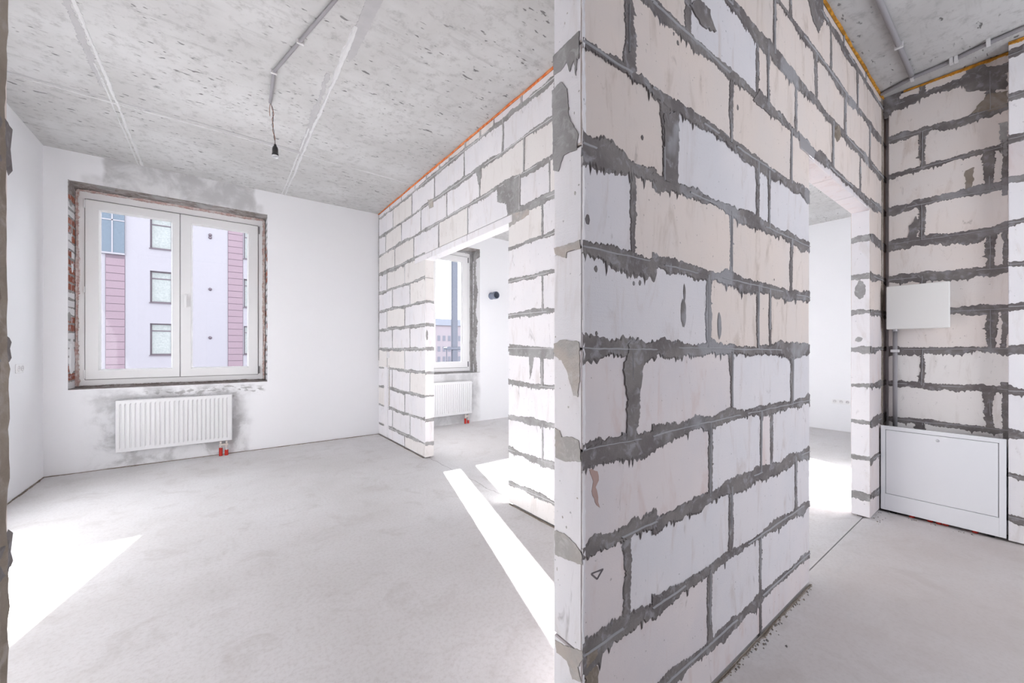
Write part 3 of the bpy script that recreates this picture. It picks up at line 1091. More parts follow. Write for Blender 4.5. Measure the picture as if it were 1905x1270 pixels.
# ------------------------------------------------------------------ windows
def window(n, label, x0, x1, z0, z1, handle=True):
    cx = (x0 + x1) / 2
    e = empty('window_%d' % n, (cx, YW, z0))
    tag(e, label, 'window', kind='structure')
    fw = 0.056
    mb = MB()
    mb.bbox(x0, x1, YW, YW + 0.07, z1 - fw - 0.02, z1, 0.004)
    mb.bbox(x0, x1, YW, YW + 0.07, z0, z0 + fw + 0.012, 0.004)
    mb.bbox(x0, x0 + fw, YW + 0.0005, YW + 0.0695, z0, z1, 0.004)
    mb.bbox(x1 - fw, x1, YW + 0.0005, YW + 0.0695, z0, z1, 0.004)
    # drip sill outside
    mb.box(x0 - 0.02, x1 + 0.02, YW + 0.07, YW + 0.30, z0 - 0.02, z0 - 0.005)
    mb.build('frame', 'pvc', e)
    for s in (0, 1):
        a, b = (x0 + fw - 0.004, cx - 0.003) if s == 0 else (cx + 0.003, x1 - fw + 0.004)
        c, d = z0 + fw + 0.006, z1 - fw - 0.026
        sw_o = 0.094
        sw_i = 0.060 if s == 0 else 0.090
        l, r = (sw_o, sw_i) if s == 0 else (sw_i, sw_o)
        bot = top = 0.086
        yf, yb = YW - 0.016, YW + 0.055
        mb = MB()
        mb.bbox(a, b, yf, yb, c, c + bot, 0.004)
        mb.bbox(a, b, yf, yb, d - top, d, 0.004)
        mb.bbox(a, a + l, yf - 0.0004, yb, c, d, 0.004)
        mb.bbox(b - r, b, yf - 0.0004, yb, c, d, 0.004)
        # glazing beads, sloping towards the glass
        g0, g1, h0, h1 = a + l, b - r, c + bot, d - top
        t, yg = 0.012, YW + 0.018
        vs = [(g0, yf + 0.006, h0), (g1, yf + 0.006, h0), (g1, yf + 0.006, h1), (g0, yf + 0.006, h1),
              (g0 + t, yg, h0 + t), (g1 - t, yg, h0 + t), (g1 - t, yg, h1 - t), (g0 + t, yg, h1 - t)]
        mb.add(vs, [(0, 1, 5, 4), (1, 2, 6, 5), (2, 3, 7, 6), (3, 0, 4, 7)])
        sash = mb.build('sash', 'pvc', e)
        mb = MB()
        mb.box(g0 + 0.002, g1 - 0.002, yg + 0.001, yg + 0.005, h0 + 0.002, h1 - 0.002)
        mb.build('pane', 'glass', sash)
        mb = MB()
        q = 0.0025
        yk = YW - 0.0012
        mb.box(a - 0.004, b + 0.001, yk, YW + 0.002, d + 0.0005, d + 0.007)
        mb.box(a - 0.004, b + 0.001, yk, YW + 0.002, c - 0.005, c - 0.0005)
        if s == 0:
            mb.box(a - 0.006, a - 0.0005, yk, YW + 0.002, c, d)
        else:
            mb.box(b + 0.0005, b + 0.007, yk, YW + 0.002, c, d)
            mb.box(cx - 0.0018, cx + 0.0018, YW - 0.0155, YW, c, d)
        mb.build('gasket', 'gasket', sash)
        # hinge covers
        mb = MB()
        hx = a - 0.012 if s == 0 else b + 0.004
        for zz in (c + 0.01, d - 0.09):
            mb.bbox(hx, hx + 0.012, YW - 0.022, YW + 0.004, zz, zz + 0.085, 0.003)
        if s == 0:
            mb.bbox(hx, hx + 0.010, YW - 0.020, YW + 0.004, (c + d) / 2 - 0.03, (c + d) / 2 + 0.03, 0.003)
        mb.build('hinge', 'gasket' if s else 'pvc', sash)
        if s == 1 and handle:
            hx, hz = a + 0.045, (c + d) / 2 - 0.02
            mb = MB()
            mb.bbox(hx - 0.013, hx + 0.013, yf - 0.012, yf - 0.0005, hz - 0.035, hz + 0.035, 0.004, seg=2)
            mb.tube([(hx, yf - 0.01, hz), (hx, yf - 0.035, hz)], 0.008, 10)
            mb.bbox(hx - 0.009, hx + 0.009, yf - 0.050, yf - 0.034, hz - 0.115, hz + 0.012, 0.005, seg=2)
            mb.build('handle', 'pvc', sash)
    return e


win1 = window(1, 'two-sash white plastic window with a pinkish building behind it', -1.097, 0.423, 0.792, 2.698)
win2 = window(2, 'white plastic window seen through the partition doorway, sky behind it', 1.872, 3.300, 0.792, 2.730)
win3 = window(3, 'white plastic window of the far room whose sunlight falls beyond the hall doorway', 4.855, 6.365, 0.792, 2.730, False)


# raw reveals: bricks left and right of window 1, rough mortar round the frames
def brick_mesh(l, t, h):
    bm = bmesh.new()
    bmesh.ops.create_cube(bm, size=1.0)
    for v in bm.verts:
        v.co = (v.co.x * t, v.co.y * l, v.co.z * h)
    bmesh.ops.bevel(bm, geom=bm.edges[:], offset=0.004, segments=1, affect='EDGES')
    me = bpy.data.meshes.new('brick')
    bm.to_mesh(me)
    bm.free()
    me.materials.append(MT['brick'])
    return me


bh, bs = brick_mesh(0.104, 0.03, 0.066), brick_mesh(0.205, 0.03, 0.066)
rbk = random.Random(2)
for side, xr in ((1, W1[0]), (-1, W1[1])):
    zc = W1[2] + 0.04
    i = 0
    while zc < W1[3] - 0.03:
        for me, yc in (((bs, YA + 0.112),) if i % 2 else ((bh, YA + 0.058), (bh, YA + 0.168))):
            o = bpy.data.objects.new('brick', me)
            o.location = (xr - side * (0.012 + rbk.random() * 0.006), yc, zc)
            link(o, wall_back, o.location)
        zc += 0.0765
        i += 1
mb = MB()
for side, xr in ((1, W1[0]), (-1, W1[1])):
    MR = (lambda a, z, o, xr=xr, side=side: (xr + side * o, a, z))
    zc = W1[2] + 0.002
    while zc < W1[3]:
        ribbon(mb, MR, (YA + 0.002, zc), (YW, zc), 0.011, 0.011, 0.003, 0.008, 0, None, rbk)
        zc += 0.0765
    for _ in range(9):
        blob(mb, MR, YA + rbk.uniform(0.03, 0.15), rbk.uniform(0.9, 2.6), rbk.uniform(0.02, 0.05), rbk.uniform(0.015, 0.05), 0.004, rbk.choice([0, 0, 1]), 18, rbk)
    if side == 1:
        blob(mb, MR, YA + 0.10, 1.06, 0.085, 0.15, 0.012, 1, 30, rbk, 0.25)
        poly(mb, MR, [(YA, W1[3] - 0.13), (YW, W1[3] - 0.08), (YW, W1[3]), (YA, W1[3])], 0.006, 2, rbk, 0.008)
mb.build('reveal_mortar', ['mortar_light', 'plaster', 'soffit'], wall_back)
mb = MB()
MS = lambda a, b, o: (a, b, W1[3] - o)
poly(mb, MS, [(W1[0], YA), (W1[1], YA), (W1[1], YW), (W1[0], YW)], 0.002, 0, rbk, 0.001)
for a, b in ((-0.95, -0.80), (-0.55, -0.42), (-0.2, -0.05)):
    poly(mb, MS, [(a, YA), (b, YA), (b - 0.03, YA + 0.13), (a + 0.02, YA + 0.12)], 0.003, 1, rbk, 0.02)
MSI = lambda a, b, o: (a, b, W1[2] + o)
poly(mb, MSI, [(W1[0], YA), (W1[1], YA), (W1[1], YW + 0.02), (W1[0], YW + 0.02)], 0.003, 0, rbk, 0.002)
MS2 = lambda a, b, o: (a, b, W2[3] - o)
poly(mb, MS2, [(W2[0], YA), (W2[1], YA), (W2[1], YW), (W2[0], YW)], 0.002, 0, rbk, 0.001)
MS2I = lambda a, b, o: (a, b, W2[2] + o)
poly(mb, MS2I, [(W2[0], YA), (W2[1], YA), (W2[1], YW + 0.02), (W2[0], YW + 0.02)], 0.003, 2, rbk, 0.002)
MR2 = lambda a, z, o: (W2[1] - o, a, z)
ribbon(mb, MR2, (YA + 0.15, W2[2]), (YA + 0.15, W2[3]), 0.05, 0.05, 0.006, 0.012, 2, None, rbk)
poly(mb, MR2, [(YA + 0.002, W2[3] - 0.12), (YW, W2[3] - 0.16), (YW, W2[3]), (YA + 0.002, W2[3])], 0.004, 2, rbk, 0.01)
mb.build('reveal_mortar', ['soffit', 'mortar_light', 'mortar_light'], wall_back)


def frame_foam(x0, x1, z0, z1, mats, parent):
    mb = MB()
    MF = lambda a, z, o: (a, YW - 0.002 - o, z)
    ribbon(mb, MF, (x0 - 0.004, z0), (x0 - 0.004, z1), 0.010, 0.014, 0.010, 0.008, 0, None, rbk, tooth=0.6)
    ribbon(mb, MF, (x1 + 0.006, z0), (x1 + 0.006, z1), 0.012, 0.010, 0.010, 0.008, 0, None, rbk, tooth=0.6)
    ribbon(mb, MF, (x0, z1 - 0.004), (x1, z1 - 0.004), 0.014, 0.010, 0.010, 0.008, 0, None, rbk, tooth=0.6)
    ribbon(mb, MF, (x0, z0 - 0.004), (x1, z0 - 0.004), 0.008, 0.014, 0.008, 0.008, 1, None, rbk, tooth=0.6)
    mb.box(x0 - 0.04, x0 + 0.001, YW + 0.004, YW + 0.06, z0 - 0.03, z1 + 0.03, 1)
    mb.box(x1 - 0.001, x1 + 0.056, YW + 0.004, YW + 0.06, z0 - 0.03, z1 + 0.03, 1)
    mb.box(x0, x1, YW + 0.004, YW + 0.06, z1 - 0.001, z1 + 0.03, 1)
    mb.box(x0, x1, YW + 0.004, YW + 0.06, z0 - 0.03, z0 + 0.001, 1)
    mb.build('mounting_foam', mats, parent)


frame_foam(-1.097, 0.423, 0.792, 2.698, ['foam_grey', 'soffit'], win1)
frame_foam(1.872, 3.300, 0.792, 2.730, ['mortar_light', 'mortar_light'], win2)


# ------------------------------------------------------------------ radiators
def radiator(label, x0, x1, z0, z1, ribs, bracket=True):
    yf, d = YA - 0.105, 0.072
    e = empty('radiator', ((x0 + x1) / 2, yf + d / 2, z0))
    tag(e, label, 'radiator', 'panel radiators under the windows')
    # pressed front panel
    mb = MB()
    ml, mz = 0.022, 0.032
    xs = [(x0, 0.010), (x0 + 0.003, 0.002), (x0 + 0.006, 0.0), (x0 + ml, 0.0)]
    pw = (x1 - x0 - 2 * ml) / ribs
    for i in range(ribs):
        b = x0 + ml + i * pw
        xs += [(b + pw * 0.16, 0.0), (b + pw * 0.28, 0.009), (b + pw * 0.44, 0.009), (b + pw * 0.56, 0.0)]
    xs += [(x1 - 0.006, 0.0), (x1 - 0.003, 0.002), (x1, 0.010)]
    zs = [(z0, 0.010, 0.0), (z0 + 0.004, 0.0, 0.0), (z0 + mz, 0.0, 0.0), (z0 + mz + 0.014, 0.0, 1.0), (z1 - mz - 0.014, 0.0, 1.0), (z1 - mz, 0.0, 0.0), (z1 - 0.004, 0.0, 0.0), (z1, 0.010, 0.0)]
    k = len(xs)
    for z, add, f in zs:
        for i, (x, dep) in enumerate(xs):
            edge = i < 3 or i >= k - 3
            mb.v.append((x, yf + max(add, dep if edge else dep * f), z))
    for j in range(len(zs) - 1):
        for i in range(k - 1):
            mb.f.append([j * k + i, j * k + i + 1, (j + 1) * k + i + 1, (j + 1) * k + i])
            mb.m.append(0)
            mb.s.append(False)
    mb.build('front_panel', 'enamel', e)
    mb = MB()
    mb.bbox(x0 + 0.004, x1 - 0.004, yf + d - 0.012, yf + d, z0 + 0.004, z1 - 0.004, 0.003)
    mb.build('back_panel', 'enamel', e)
    for x, s in ((x0, 1), (x1, -1)):
        mb = MB()
        mb.box(x, x + s * 0.0015, yf + 0.011, yf + d - 0.014, z0 + 0.012, z1 - 0.003)
        mb.build('side_cover', 'enamel', e)
    mb = MB()
    n = int((x1 - x0) / 0.024)
    for i in range(n):
        a = x0 + 0.006 + (x1 - x0 - 0.012) * i / n
        mb.box(a, a + 0.014, yf + 0.012, yf + d - 0.014, z1 - 0.006, z1 - 0.002)
    for yy in (yf + 0.011, yf + d - 0.020):
        mb.box(x0 + 0.002, x1 - 0.002, yy, yy + 0.008, z1 - 0.0065, z1 - 0.0015)
    mb.build('top_grille', 'enamel', e)
    mb = MB()
    for a in (x0 + 0.10, x1 - 0.14):
        mb = MB()
        mb.box(a, a + 0.03, yf + d, YA - 0.0005, z0 + 0.05, z1 - 0.04)
        mb.build('bracket', 'conduit', e)
    mb = MB()
    mb.tube([(x1 + 0.001, yf + 0.036, z1 - 0.035), (x1 + 0.022, yf + 0.036, z1 - 0.035)], 0.011, 12)
    mb.build('bleed_valve', 'enamel', e)
    # lower connection block with two pipes out of the floor in red sleeves
    yk = yf + 0.036
    mb = MB()
    mb.bbox(x1 - 0.115, x1 - 0.035, yk - 0.014, yk + 0.014, z0 - 0.055, z0 - 0.030, 0.004)
    for px in (x1 - 0.10, x1 - 0.05):
        mb.tube([(px, yk, z0 + 0.01), (px, yk, z0 - 0.06)], 0.010, 12)
        mb.tube([(px, yk, z0 - 0.055), (px, yk, z0 - 0.075)], 0.014, 6)
    mb.build('valve', 'copper', e)
    for px, hh in ((x1 - 0.10, z0 - 0.075), (x1 - 0.05, z0 - 0.105)):
        mb = MB()
        pts, rr = [], []
        m = 14
        for i in range(m + 1):
            pts.append((px, yk, 0.0 + hh * i / m))
            rr.append(0.0175 if i % 2 else 0.0155)
        mb.tube(pts, rr, 14)
        if hh < z0 - 0.09:
            mb.tube([(px, yk, hh - 0.005), (px, yk, z0 - 0.07)], 0.008, 10, 1)
        mb.build('red_sleeve', ['red', 'clip'], e)
    return e


radiator('ribbed white panel radiator under the two-sash window', -0.791, 0.115, 0.163, 0.662, 24)
radiator('ribbed white panel radiator seen through the partition doorway', 1.95, 3.145, 0.155, 0.660, 32)

# ------------------------------------------------------------------ sewer stub in the far room
e = empty('vent_pipe', (3.574, YA, 2.02))
tag(e, 'short dark grey pipe stub with a black capped end sticking out of the white wall', 'pipe')
mb = MB()
mb.lathe((3.574, YA, 2.02), [(0.058, 0.0), (0.058, -0.02), (0.054, -0.022), (0.054, -0.10), (0.060, -0.103), (0.060, -0.15), (0.050, -0.152), (0.050, -0.148)], 28, 0, 'Y')
mb.build('pipe_body', 'pipe', e)
mb = MB()
mb.lathe((3.574, YA, 2.02), [(0.0505, -0.149), (0.046, -0.146), (0.0, -0.142)], 28, 0, 'Y')
mb.build('pipe_cap', 'pipe_in', e)


# ------------------------------------------------------------------ sockets
def socket(label, M, n, pitch, group=None, size=0.072, name='wall_socket'):
    c = M(0, 0, 0)
    e = empty(name, c)
    tag(e, label, 'socket', group)

    def bb(mb, a0, a1, z0, z1, h, b=0.003):
        p, q = M(a0, z0, 0.0002), M(a1, z1, h)
        mb.bbox(min(p[0], q[0]), max(p[0], q[0]), min(p[1], q[1]), max(p[1], q[1]), z0 + c[2], z1 + c[2], b)
    W_ = pitch * (n - 1) + size
    mb = MB()
    bb(mb, -W_ / 2, W_ / 2, -size / 2, size / 2, 0.009)
    mb.build('plate', 'pvc', e)
    for i in range(n):
        a = -pitch * (n - 1) / 2 + i * pitch
        mb = MB()
        ring = []
        for r, o in ((0.024, 0.009), (0.024, 0.0125), (0.020, 0.0125), (0.019, 0.0095), (0.0, 0.0095)):
            for j in range(18):
                g = 2 * math.pi * j / 18
                p = M(a + r * math.cos(g), r * math.sin(g), o)
                ring.append((p[0], p[1], p[2] + 0))
        k = len(mb.v)
        mb.v.extend(ring)
        for s in range(4):
            for j in range(18):
                q = (j + 1) % 18
                mb.f.append([k + s * 18 + j, k + s * 18 + q, k + (s + 1) * 18 + q, k + (s + 1) * 18 + j])
                mb.m.append(0)
                mb.s.append(True)
        insert = mb.build('insert', 'clip', e)
        mb = MB()
        for q in (-0.0095, 0.0095):
            p = M(a + q, 0, 0.0097)
            t = M(a + q, 0, 0.0101)
            mb.tube([p, t], 0.0028, 8)
        mb.build('pin_hole', 'dark', insert)
    return e


socket('white twin socket on the left plaster wall', lambda a, z, o: (XE + o, 4.80 + a, 1.0 + z), 2, 0.071)
socket('white triple socket low on the bright wall beyond the hall doorway', lambda a, z, o: (XR - o, 1.62 + a, 0.412 + z), 3, 0.071)
e = empty('switch_box', (XB, 4.945, 1.075))
tag(e, 'small white switch box let into the block partition near the window wall', 'switch box')
mb = MB()
mb.bbox(XB - 0.011, XB - 0.0005, 4.91, 4.98, 1.04, 1.115, 0.004)
mb.build('cover', 'pvc', e)
mb = MB()
mb.bbox(XB - 0.0135, XB - 0.0105, 4.925, 4.965, 1.052, 1.103, 0.002)
mb.build('rocker', 'clip', e)


# ------------------------------------------------------------------ ceiling conduits and lamp holder
def conduit(mb, pts, r, ribbed=True, n=10, pitch=0.006, m=0):
    P_, R_ = [], []
    for a, b in zip(pts[:-1], pts[1:]):
        a, b = Vector(a), Vector(b)
        L = (b - a).length
        k = max(1, int(L / pitch)) if ribbed else max(1, int(L / 0.05))
        for i in range(k):
            P_.append(tuple(a.lerp(b, i / k)))
            R_.append(r if (len(P_) % 2) else r * 0.86)
    P_.append(pts[-1])
    R_.append(r)
    mb.tube(P_, R_ if ribbed else r, n, m)


def bend(pts, rad, k=6):
    out = [Vector(pts[0])]
    for i in range(1, len(pts) - 1):
        p, a, b = Vector(pts[i]), Vector(pts[i - 1]), Vector(pts[i + 1])
        s = p + (a - p).normalized() * rad
        t = p + (b - p).normalized() * rad
        for j in range(k + 1):
            u = j / k
            out.append(s.lerp(p, u).lerp(p.lerp(t, u), u))
    out.append(Vector(pts[-1]))
    return [tuple(v) for v in out]


def clips(parent, spots, r, across):
    for (x, y) in spots:
        mb = MB()
        dx, dy = across
        mb.box(x - abs(dy) * 0.008 - abs(dx) * (r + 0.005), x + abs(dy) * 0.008 + abs(dx) * (r + 0.005),
               y - abs(dx) * 0.008 - abs(dy) * (r + 0.005), y + abs(dx) * 0.008 + abs(dy) * (r + 0.005), H - 2 * r - 0.006, H - 0.0005)
        mb.build('clip', 'clip', parent)


r = 0.011
zc = H - r - 0.001
e = empty('cable_conduit', (0.40, 2.4, H))
tag(e, 'thin grey conduit on the room ceiling ending at the lamp wire', 'conduit')
mb = MB()
conduit(mb, bend([(0.80, 0.85, zc), (0.479, 2.20, zc), (0.287, 2.985, zc), (0.300, 3.355, zc - 0.012)], 0.03), r * 0.95)
mb.build('tube', 'conduit', e)
for (x, y) in ((0.287, 2.985), (0.385, 2.60), (0.56, 1.86)):
    mb = MB()
    mb.bbox(x - 0.020, x + 0.020, y - 0.007, y + 0.007, H - 2 * r - 0.006, H - 0.0005, 0.003)
    mb.build('clip', 'clip', e)

e = empty('pendant_lamp_holder', (0.326, 3.30, 2.55))
tag(e, 'black empty lamp holder hanging from the ceiling on a twisted wire', 'lamp holder')
LX, LY = 0.326, 3.30
mb = MB()
mb.lathe((LX, LY, 2.545), [(0.0, 0.092), (0.008, 0.092), (0.010, 0.080), (0.017, 0.070), (0.0195, 0.055), (0.0195, 0.024), (0.0215, 0.022), (0.0215, 0.012), (0.0190, 0.012)], 20)
body = mb.build('holder_body', 'black', e)
mb = MB()
mb.lathe((LX, LY, 2.545), [(0.0205, 0.012), (0.0215, 0.0), (0.0185, 0.0), (0.0175, 0.012), (0.0175, 0.040), (0.0, 0.042)], 20)
mb.build('rim', 'steel', body)
for s, mm in ((-1, 'wire'), (1, 'wire_brown')):
    mb = MB()
    pts = []
    p0, p1 = Vector((0.300, 3.352, zc - 0.012)), Vector((LX, LY, 2.634))
    for i in range(41):
        u = i / 40
        q = p0.lerp(p1, u)
        wob = 0.012 * math.sin(u * 7.0) * (1 - u)
        g = u * 22 + (0 if s > 0 else math.pi)
        k = 0.0035 * min(1, 6 * (1 - u), 4 * u + 0.3)
        pts.append((q.x + wob + k * math.cos(g), q.y - 0.018 * math.sin(u * math.pi) + k * math.sin(g), q.z))
    mb.tube(pts, 0.0022, 6)
    mb.build('wire', mm, e)
mb = MB()
mb.tube([(0.300, 3.352, zc - 0.012), (0.297, 3.372, zc - 0.05), (0.300, 3.376, zc - 0.10)], 0.002, 6)
mb.build('wire', 'wire_brown', e)

r = 0.0135
zc = H - r - 0.001
e = empty('cable_conduit', (3.2, 0.484, H))
tag(e, 'smooth grey conduit crossing the hall ceiling from the block wall side to the niche', 'conduit')
mb = MB()
conduit(mb, bend([(1.0, 0.47, zc), (2.771, 0.482, zc), (3.60, 0.484, zc), (3.683, 0.486, zc)], 0.04), r, False)
mb.build('tube', 'conduit', e)
clips(e, [(3.25, 0.483), (2.2, 0.478)], r, (0, 1))
e = empty('cable_conduit', (3.70, 0.30, H))
tag(e, 'corrugated grey conduit running along the niche edge of the hall ceiling', 'conduit')
mb = MB()
conduit(mb, bend([(3.775, YC - 0.012, zc), (3.71, 0.487, zc), (3.700, 0.334, zc), (3.655, 0.178, zc), (3.636, 0.03, zc), (3.60, -0.5, zc)], 0.03), r, True)
mb.build('tube', 'conduit', e)
clips(e, [(3.712, 0.487), (3.692, 0.310), (3.640, 0.160), (3.69, 0.290)], r, (1, 0))

# ------------------------------------------------------------------ meter box, its conduit, the manifold cabinet
BX = XD - 0.088
e = empty('electrical_box', (BX + 0.04, 0.476, 1.290))
tag(e, 'plain white closed electrical box on the niche wall', 'electrical box')
mb = MB()
mb.bbox(BX + 0.020, XD - 0.0045, 0.335, 0.618, 1.302, 1.586, 0.006, seg=2)
mb.build('back_case', 'box', e)
mb = MB()
mb.bbox(BX, BX + 0.024, 0.325, 0.628, 1.292, 1.596, 0.008, seg=3)
mb.build('cover', 'box', e)

e = empty('riser_conduit', (XD - 0.03, 0.592, 0.615))
tag(e, 'straight grey pipe from the white electrical box down to the cabinet', 'conduit')
mb = MB()
mb.tube([(XD - 0.022, 0.592, 0.60), (XD - 0.022, 0.592, 1.30)], 0.0125, 16)
mb.build('tube', 'conduit', e)
mb = MB()
mb.tube([(XD - 0.022, 0.592, 1.278), (XD - 0.022, 0.592, 1.3035)], 0.0155, 16)
mb.build('coupling', 'steel', e)
mb = MB()
mb.bbox(XD - 0.040, XD - 0.0045, 0.570, 0.614, 1.130, 1.150, 0.003)
mb.build('clip', 'clip', e)

CX, C0, C1, CZ0, CZ1 = 3.765, 0.097, 0.652, 0.020, 0.613
e = empty('manifold_cabinet', (CX + 0.05, (C0 + C1) / 2, 0.0))
tag(e, 'white metal manifold cabinet with a locked door standing in the niche', 'cabinet')
mb = MB()
dy0, dy1, dz0, dz1 = C0 + 0.028, C1 - 0.024, CZ0 + 0.115, CZ1 - 0.027
mb.bbox(CX, CX + 0.016, C0, dy0, CZ0, CZ1, 0.002)
mb.bbox(CX, CX + 0.016, dy1, C1, CZ0, CZ1, 0.002)
mb.bbox(CX + 0.0003, CX + 0.016, dy0 - 0.002, dy1 + 0.002, dz1, CZ1, 0.002)
mb.bbox(CX + 0.0003, CX + 0.016, dy0 - 0.002, dy1 + 0.002, CZ0, dz0, 0.002)
mb.build('front_frame', 'cabinet', e)
mb = MB()
mb.box(CX + 0.016, XD - 0.008, C0 + 0.022, C1 - 0.012, CZ0 + 0.040, CZ1 - 0.015)
mb.build('case', 'dark', e)
mb = MB()
mb.bbox(CX + 0.001, CX + 0.014, dy0 + 0.0025, dy1 - 0.0025, dz0 + 0.0025, dz1 - 0.0025, 0.002)
door = mb.build('door', 'cabinet', e)
ly, lz = 0.376, 0.553
mb = MB()
mb.lathe((CX + 0.001, ly, lz), [(0.0, -0.0035), (0.006, -0.0035), (0.0085, -0.002), (0.0085, 0.001)], 18, 0, 'X')
lock = mb.build('lock', 'steel', door)
for yy in (C0 + 0.06, C1 - 0.06):
    mb = MB()
    mb.box(CX + 0.03, CX + 0.06, yy - 0.015, yy + 0.015, 0.0, CZ0 + 0.036)
    mb.build('foot', 'dark', e)
for i, yy in enumerate((0.50, 0.415, 0.375, 0.345, 0.22)):
    o = MB()
    pts, rr = [], []
    for j in range(9):
        pts.append((CX + 0.040 + 0.004 * (i % 2), yy, 0.0 + 0.054 * j / 8))
        rr.append(0.015 if j % 2 else 0.013)
    o.tube(pts, rr, 12)
    q = o.build('pipe_sleeve', 'red')
    tag(q, 'short red corrugated pipe sleeve rising from the floor under the cabinet', 'pipe', 'red sleeves under the manifold cabinet')

# ------------------------------------------------------------------ crumbs along the hall wall
rk = random.Random(77)
mb = MB()
MFL = lambda a, b, o: (a, b, o)
ribbon(mb, MFL, (XC0, YC - 0.006), (DCL, YC - 0.006), 0.003, 0.009, 0.005, 0.006, 0, None, rk, tooth=0.4)
for _ in range(130):
    t = rk.random()
    if t < 0.6:
        x, y = rk.uniform(0.8, DCL), YC - 0.012 - abs(rk.gauss(0, 0.008))
    elif t < 0.72:
        x, y = rk.gauss(1.75, 0.07), YC - 0.02 - abs(rk.gauss(0, 0.02))
    elif t < 0.9:
        x, y = rk.uniform(DCR - 0.05, XD - 0.12), YC + rk.uniform(-0.06, 0.0)
    else:
        x, y = CX - 0.006 - abs(rk.gauss(0, 0.02)), rk.uniform(0.1, 0.65)
    s = rk.uniform(0.0012, 0.0055)
    vs = [(x + s * rk.uniform(-1.6, 1.6), y + s * rk.uniform(-1.2, 1.2), max(0.0, s * rk.uniform(0, 1.3))) for _ in range(3)]
    k = len(mb.v)
    mb.v += [(x - s, y - s, 0), (x + s * 1.4, y - s * 0.6, 0), (x + s * 0.2, y + s, 0), (x + s * 0.2, y - s * 0.1, s * 1.4)]
    for f in ((0, 1, 3), (1, 2, 3), (2, 0, 3)):
        mb.f.append([k + i for i in f])
        mb.m.append(rk.choice([0, 0, 1, 2]))
        mb.s.append(False)
o = mb.build('mortar_crumbs', ['mortar_brown', 'mortar', 'mortar_light'])
tag(o, 'brown mortar crumbs and dust along the foot of the hall block wall', 'debris', kind='stuff')
mb = MB()
for x0, y0, x1, y1 in ((XB - 0.006, DBL - 0.02, XB - 0.006, 0.95), (XB - 0.006, YA, XB - 0.006, DBR + 0.02)):
    ribbon(mb, MFL, (x0, y0), (x1, y1), 0.006, 0.004, 0.005, 0.01, 0, None, rk, tooth=0.7)
ribbon(mb, MFL, (XE, YA - 0.006), (XB, YA - 0.006), 0.003, 0.010, 0.005, 0.012, 0, None, rk, tooth=0.7)
ribbon(mb, MFL, (XE + 0.006, 3.0), (XE + 0.006, YA), 0.005, 0.010, 0.006, 0.012, 0, None, rk, tooth=0.7)
o = mb.build('mortar_crumbs', ['mortar_brown'])
tag(o, 'thin line of brown dust where the room walls meet the floor', 'debris', kind='stuff')

# ------------------------------------------------------------------ outside
GZ = -9.0
slab('ground', -80, 140, YA + 0.6, 170, GZ - 0.5, GZ, 'asphalt', 'grey street ground far below the windows', 'ground')

YB = 30.4
e = empty('apartment_building', (-2.5, YB, GZ))
tag(e, 'lilac apartment building with pink tile strips behind the two-sash window', 'building')
bx = lambda u: on_y(u, 640, YB)[0]
mb = MB()
xl, xr, ZTOP = -11.0, 5.4, 24.0
wins = []
XW = [(bx(279), bx(279) + 1.75), (bx(453.5), bx(453.5) + 1.5), (-9.6, -8.2)]
holes = []
for zf in (-5.4, -2.3, 0.80, 3.83, 6.95, 10.0, 13.1, 16.2, 19.3):
    for a, b in XW:
        holes.append((a, b, zf, zf + 1.82))
o = holed_wall('facade_wall', xl, xr, YB, YB + 0.35, GZ, ZTOP, holes, 'stucco', 'x')
for kx in ('label', 'category', 'kind'):
    del o[kx]
o.parent = e
o.matrix_parent_inverse = Matrix.Translation(-WT[e.name])
mb = MB()
mb.box(xl, xr, YB + 0.36, YB + 11, GZ, ZTOP)
mb.build('building_body', 'stucco_pale', e)
mb = MB()
mb.box(xl - 0.2, xr + 0.2, YB - 0.2, YB + 11.2, ZTOP, ZTOP + 0.4)
mb.build('roof', 'far_roof', e)
for (a, b, z0, z1) in holes:
    mb = MB()
    t = 0.07
    y0, y1 = YB + 0.16, YB + 0.22
    m_ = a + (b - a) * 0.55
    for q in ((a, a + t, z0, z1), (b - t, b, z0, z1), (m_ - 0.06, m_ + 0.06, z0, z1)):
        mb.box(q[0], q[1], y0, y1, q[2], q[3])
    for q in ((a, b, z0, z0 + t), (a, b, z1 - t, z1), (a, b, z1 - 0.45, z1 - 0.39)):
        mb.box(q[0], q[1], y0 + 0.001, y1 - 0.001, q[2], q[3])
    wf = mb.build('window', 'frame_brown', e)
    mb = MB()
    mb.box(a + 0.01, b - 0.01, y1 - 0.02, y1 - 0.01, z0 + 0.01, z1 - 0.01)
    mb.build('pane', 'pane_out', wf)
    mb = MB()
    mb.box(a - 0.03, b + 0.03, YB - 0.06, YB + 0.17, z0 - 0.05, z0)
    mb.build('sill', 'frame_brown', wf)
# pink tile strips: every tile a piece
def tiles(x0, x1, z0, z1, h):
    mb = MB()
    mb.box(x0 - 0.02, x1 + 0.02, YB - 0.02, YB - 0.001, z0, z1)
    strip = mb.build('tile_strip', 'tile_gap', e)
    me = bpy.data.meshes.new('tile')
    bm = bmesh.new()
    bmesh.ops.create_cube(bm, size=1.0)
    for v in bm.verts:
        v.co = (v.co.x * (x1 - x0), v.co.y * 0.03, v.co.z * (h - 0.028))
    bmesh.ops.bevel(bm, geom=bm.edges[:], offset=0.004, segments=1, affect='EDGES')
    bm.to_mesh(me)
    bm.free()
    me.materials.append(MT['tile'])
    z = z0 + h / 2
    while z < z1 - h / 2 + 0.01:
        t = bpy.data.objects.new('tile', me)
        t.location = ((x0 + x1) / 2, YB - 0.03, z)
        link(t, strip, t.location)
        z += h


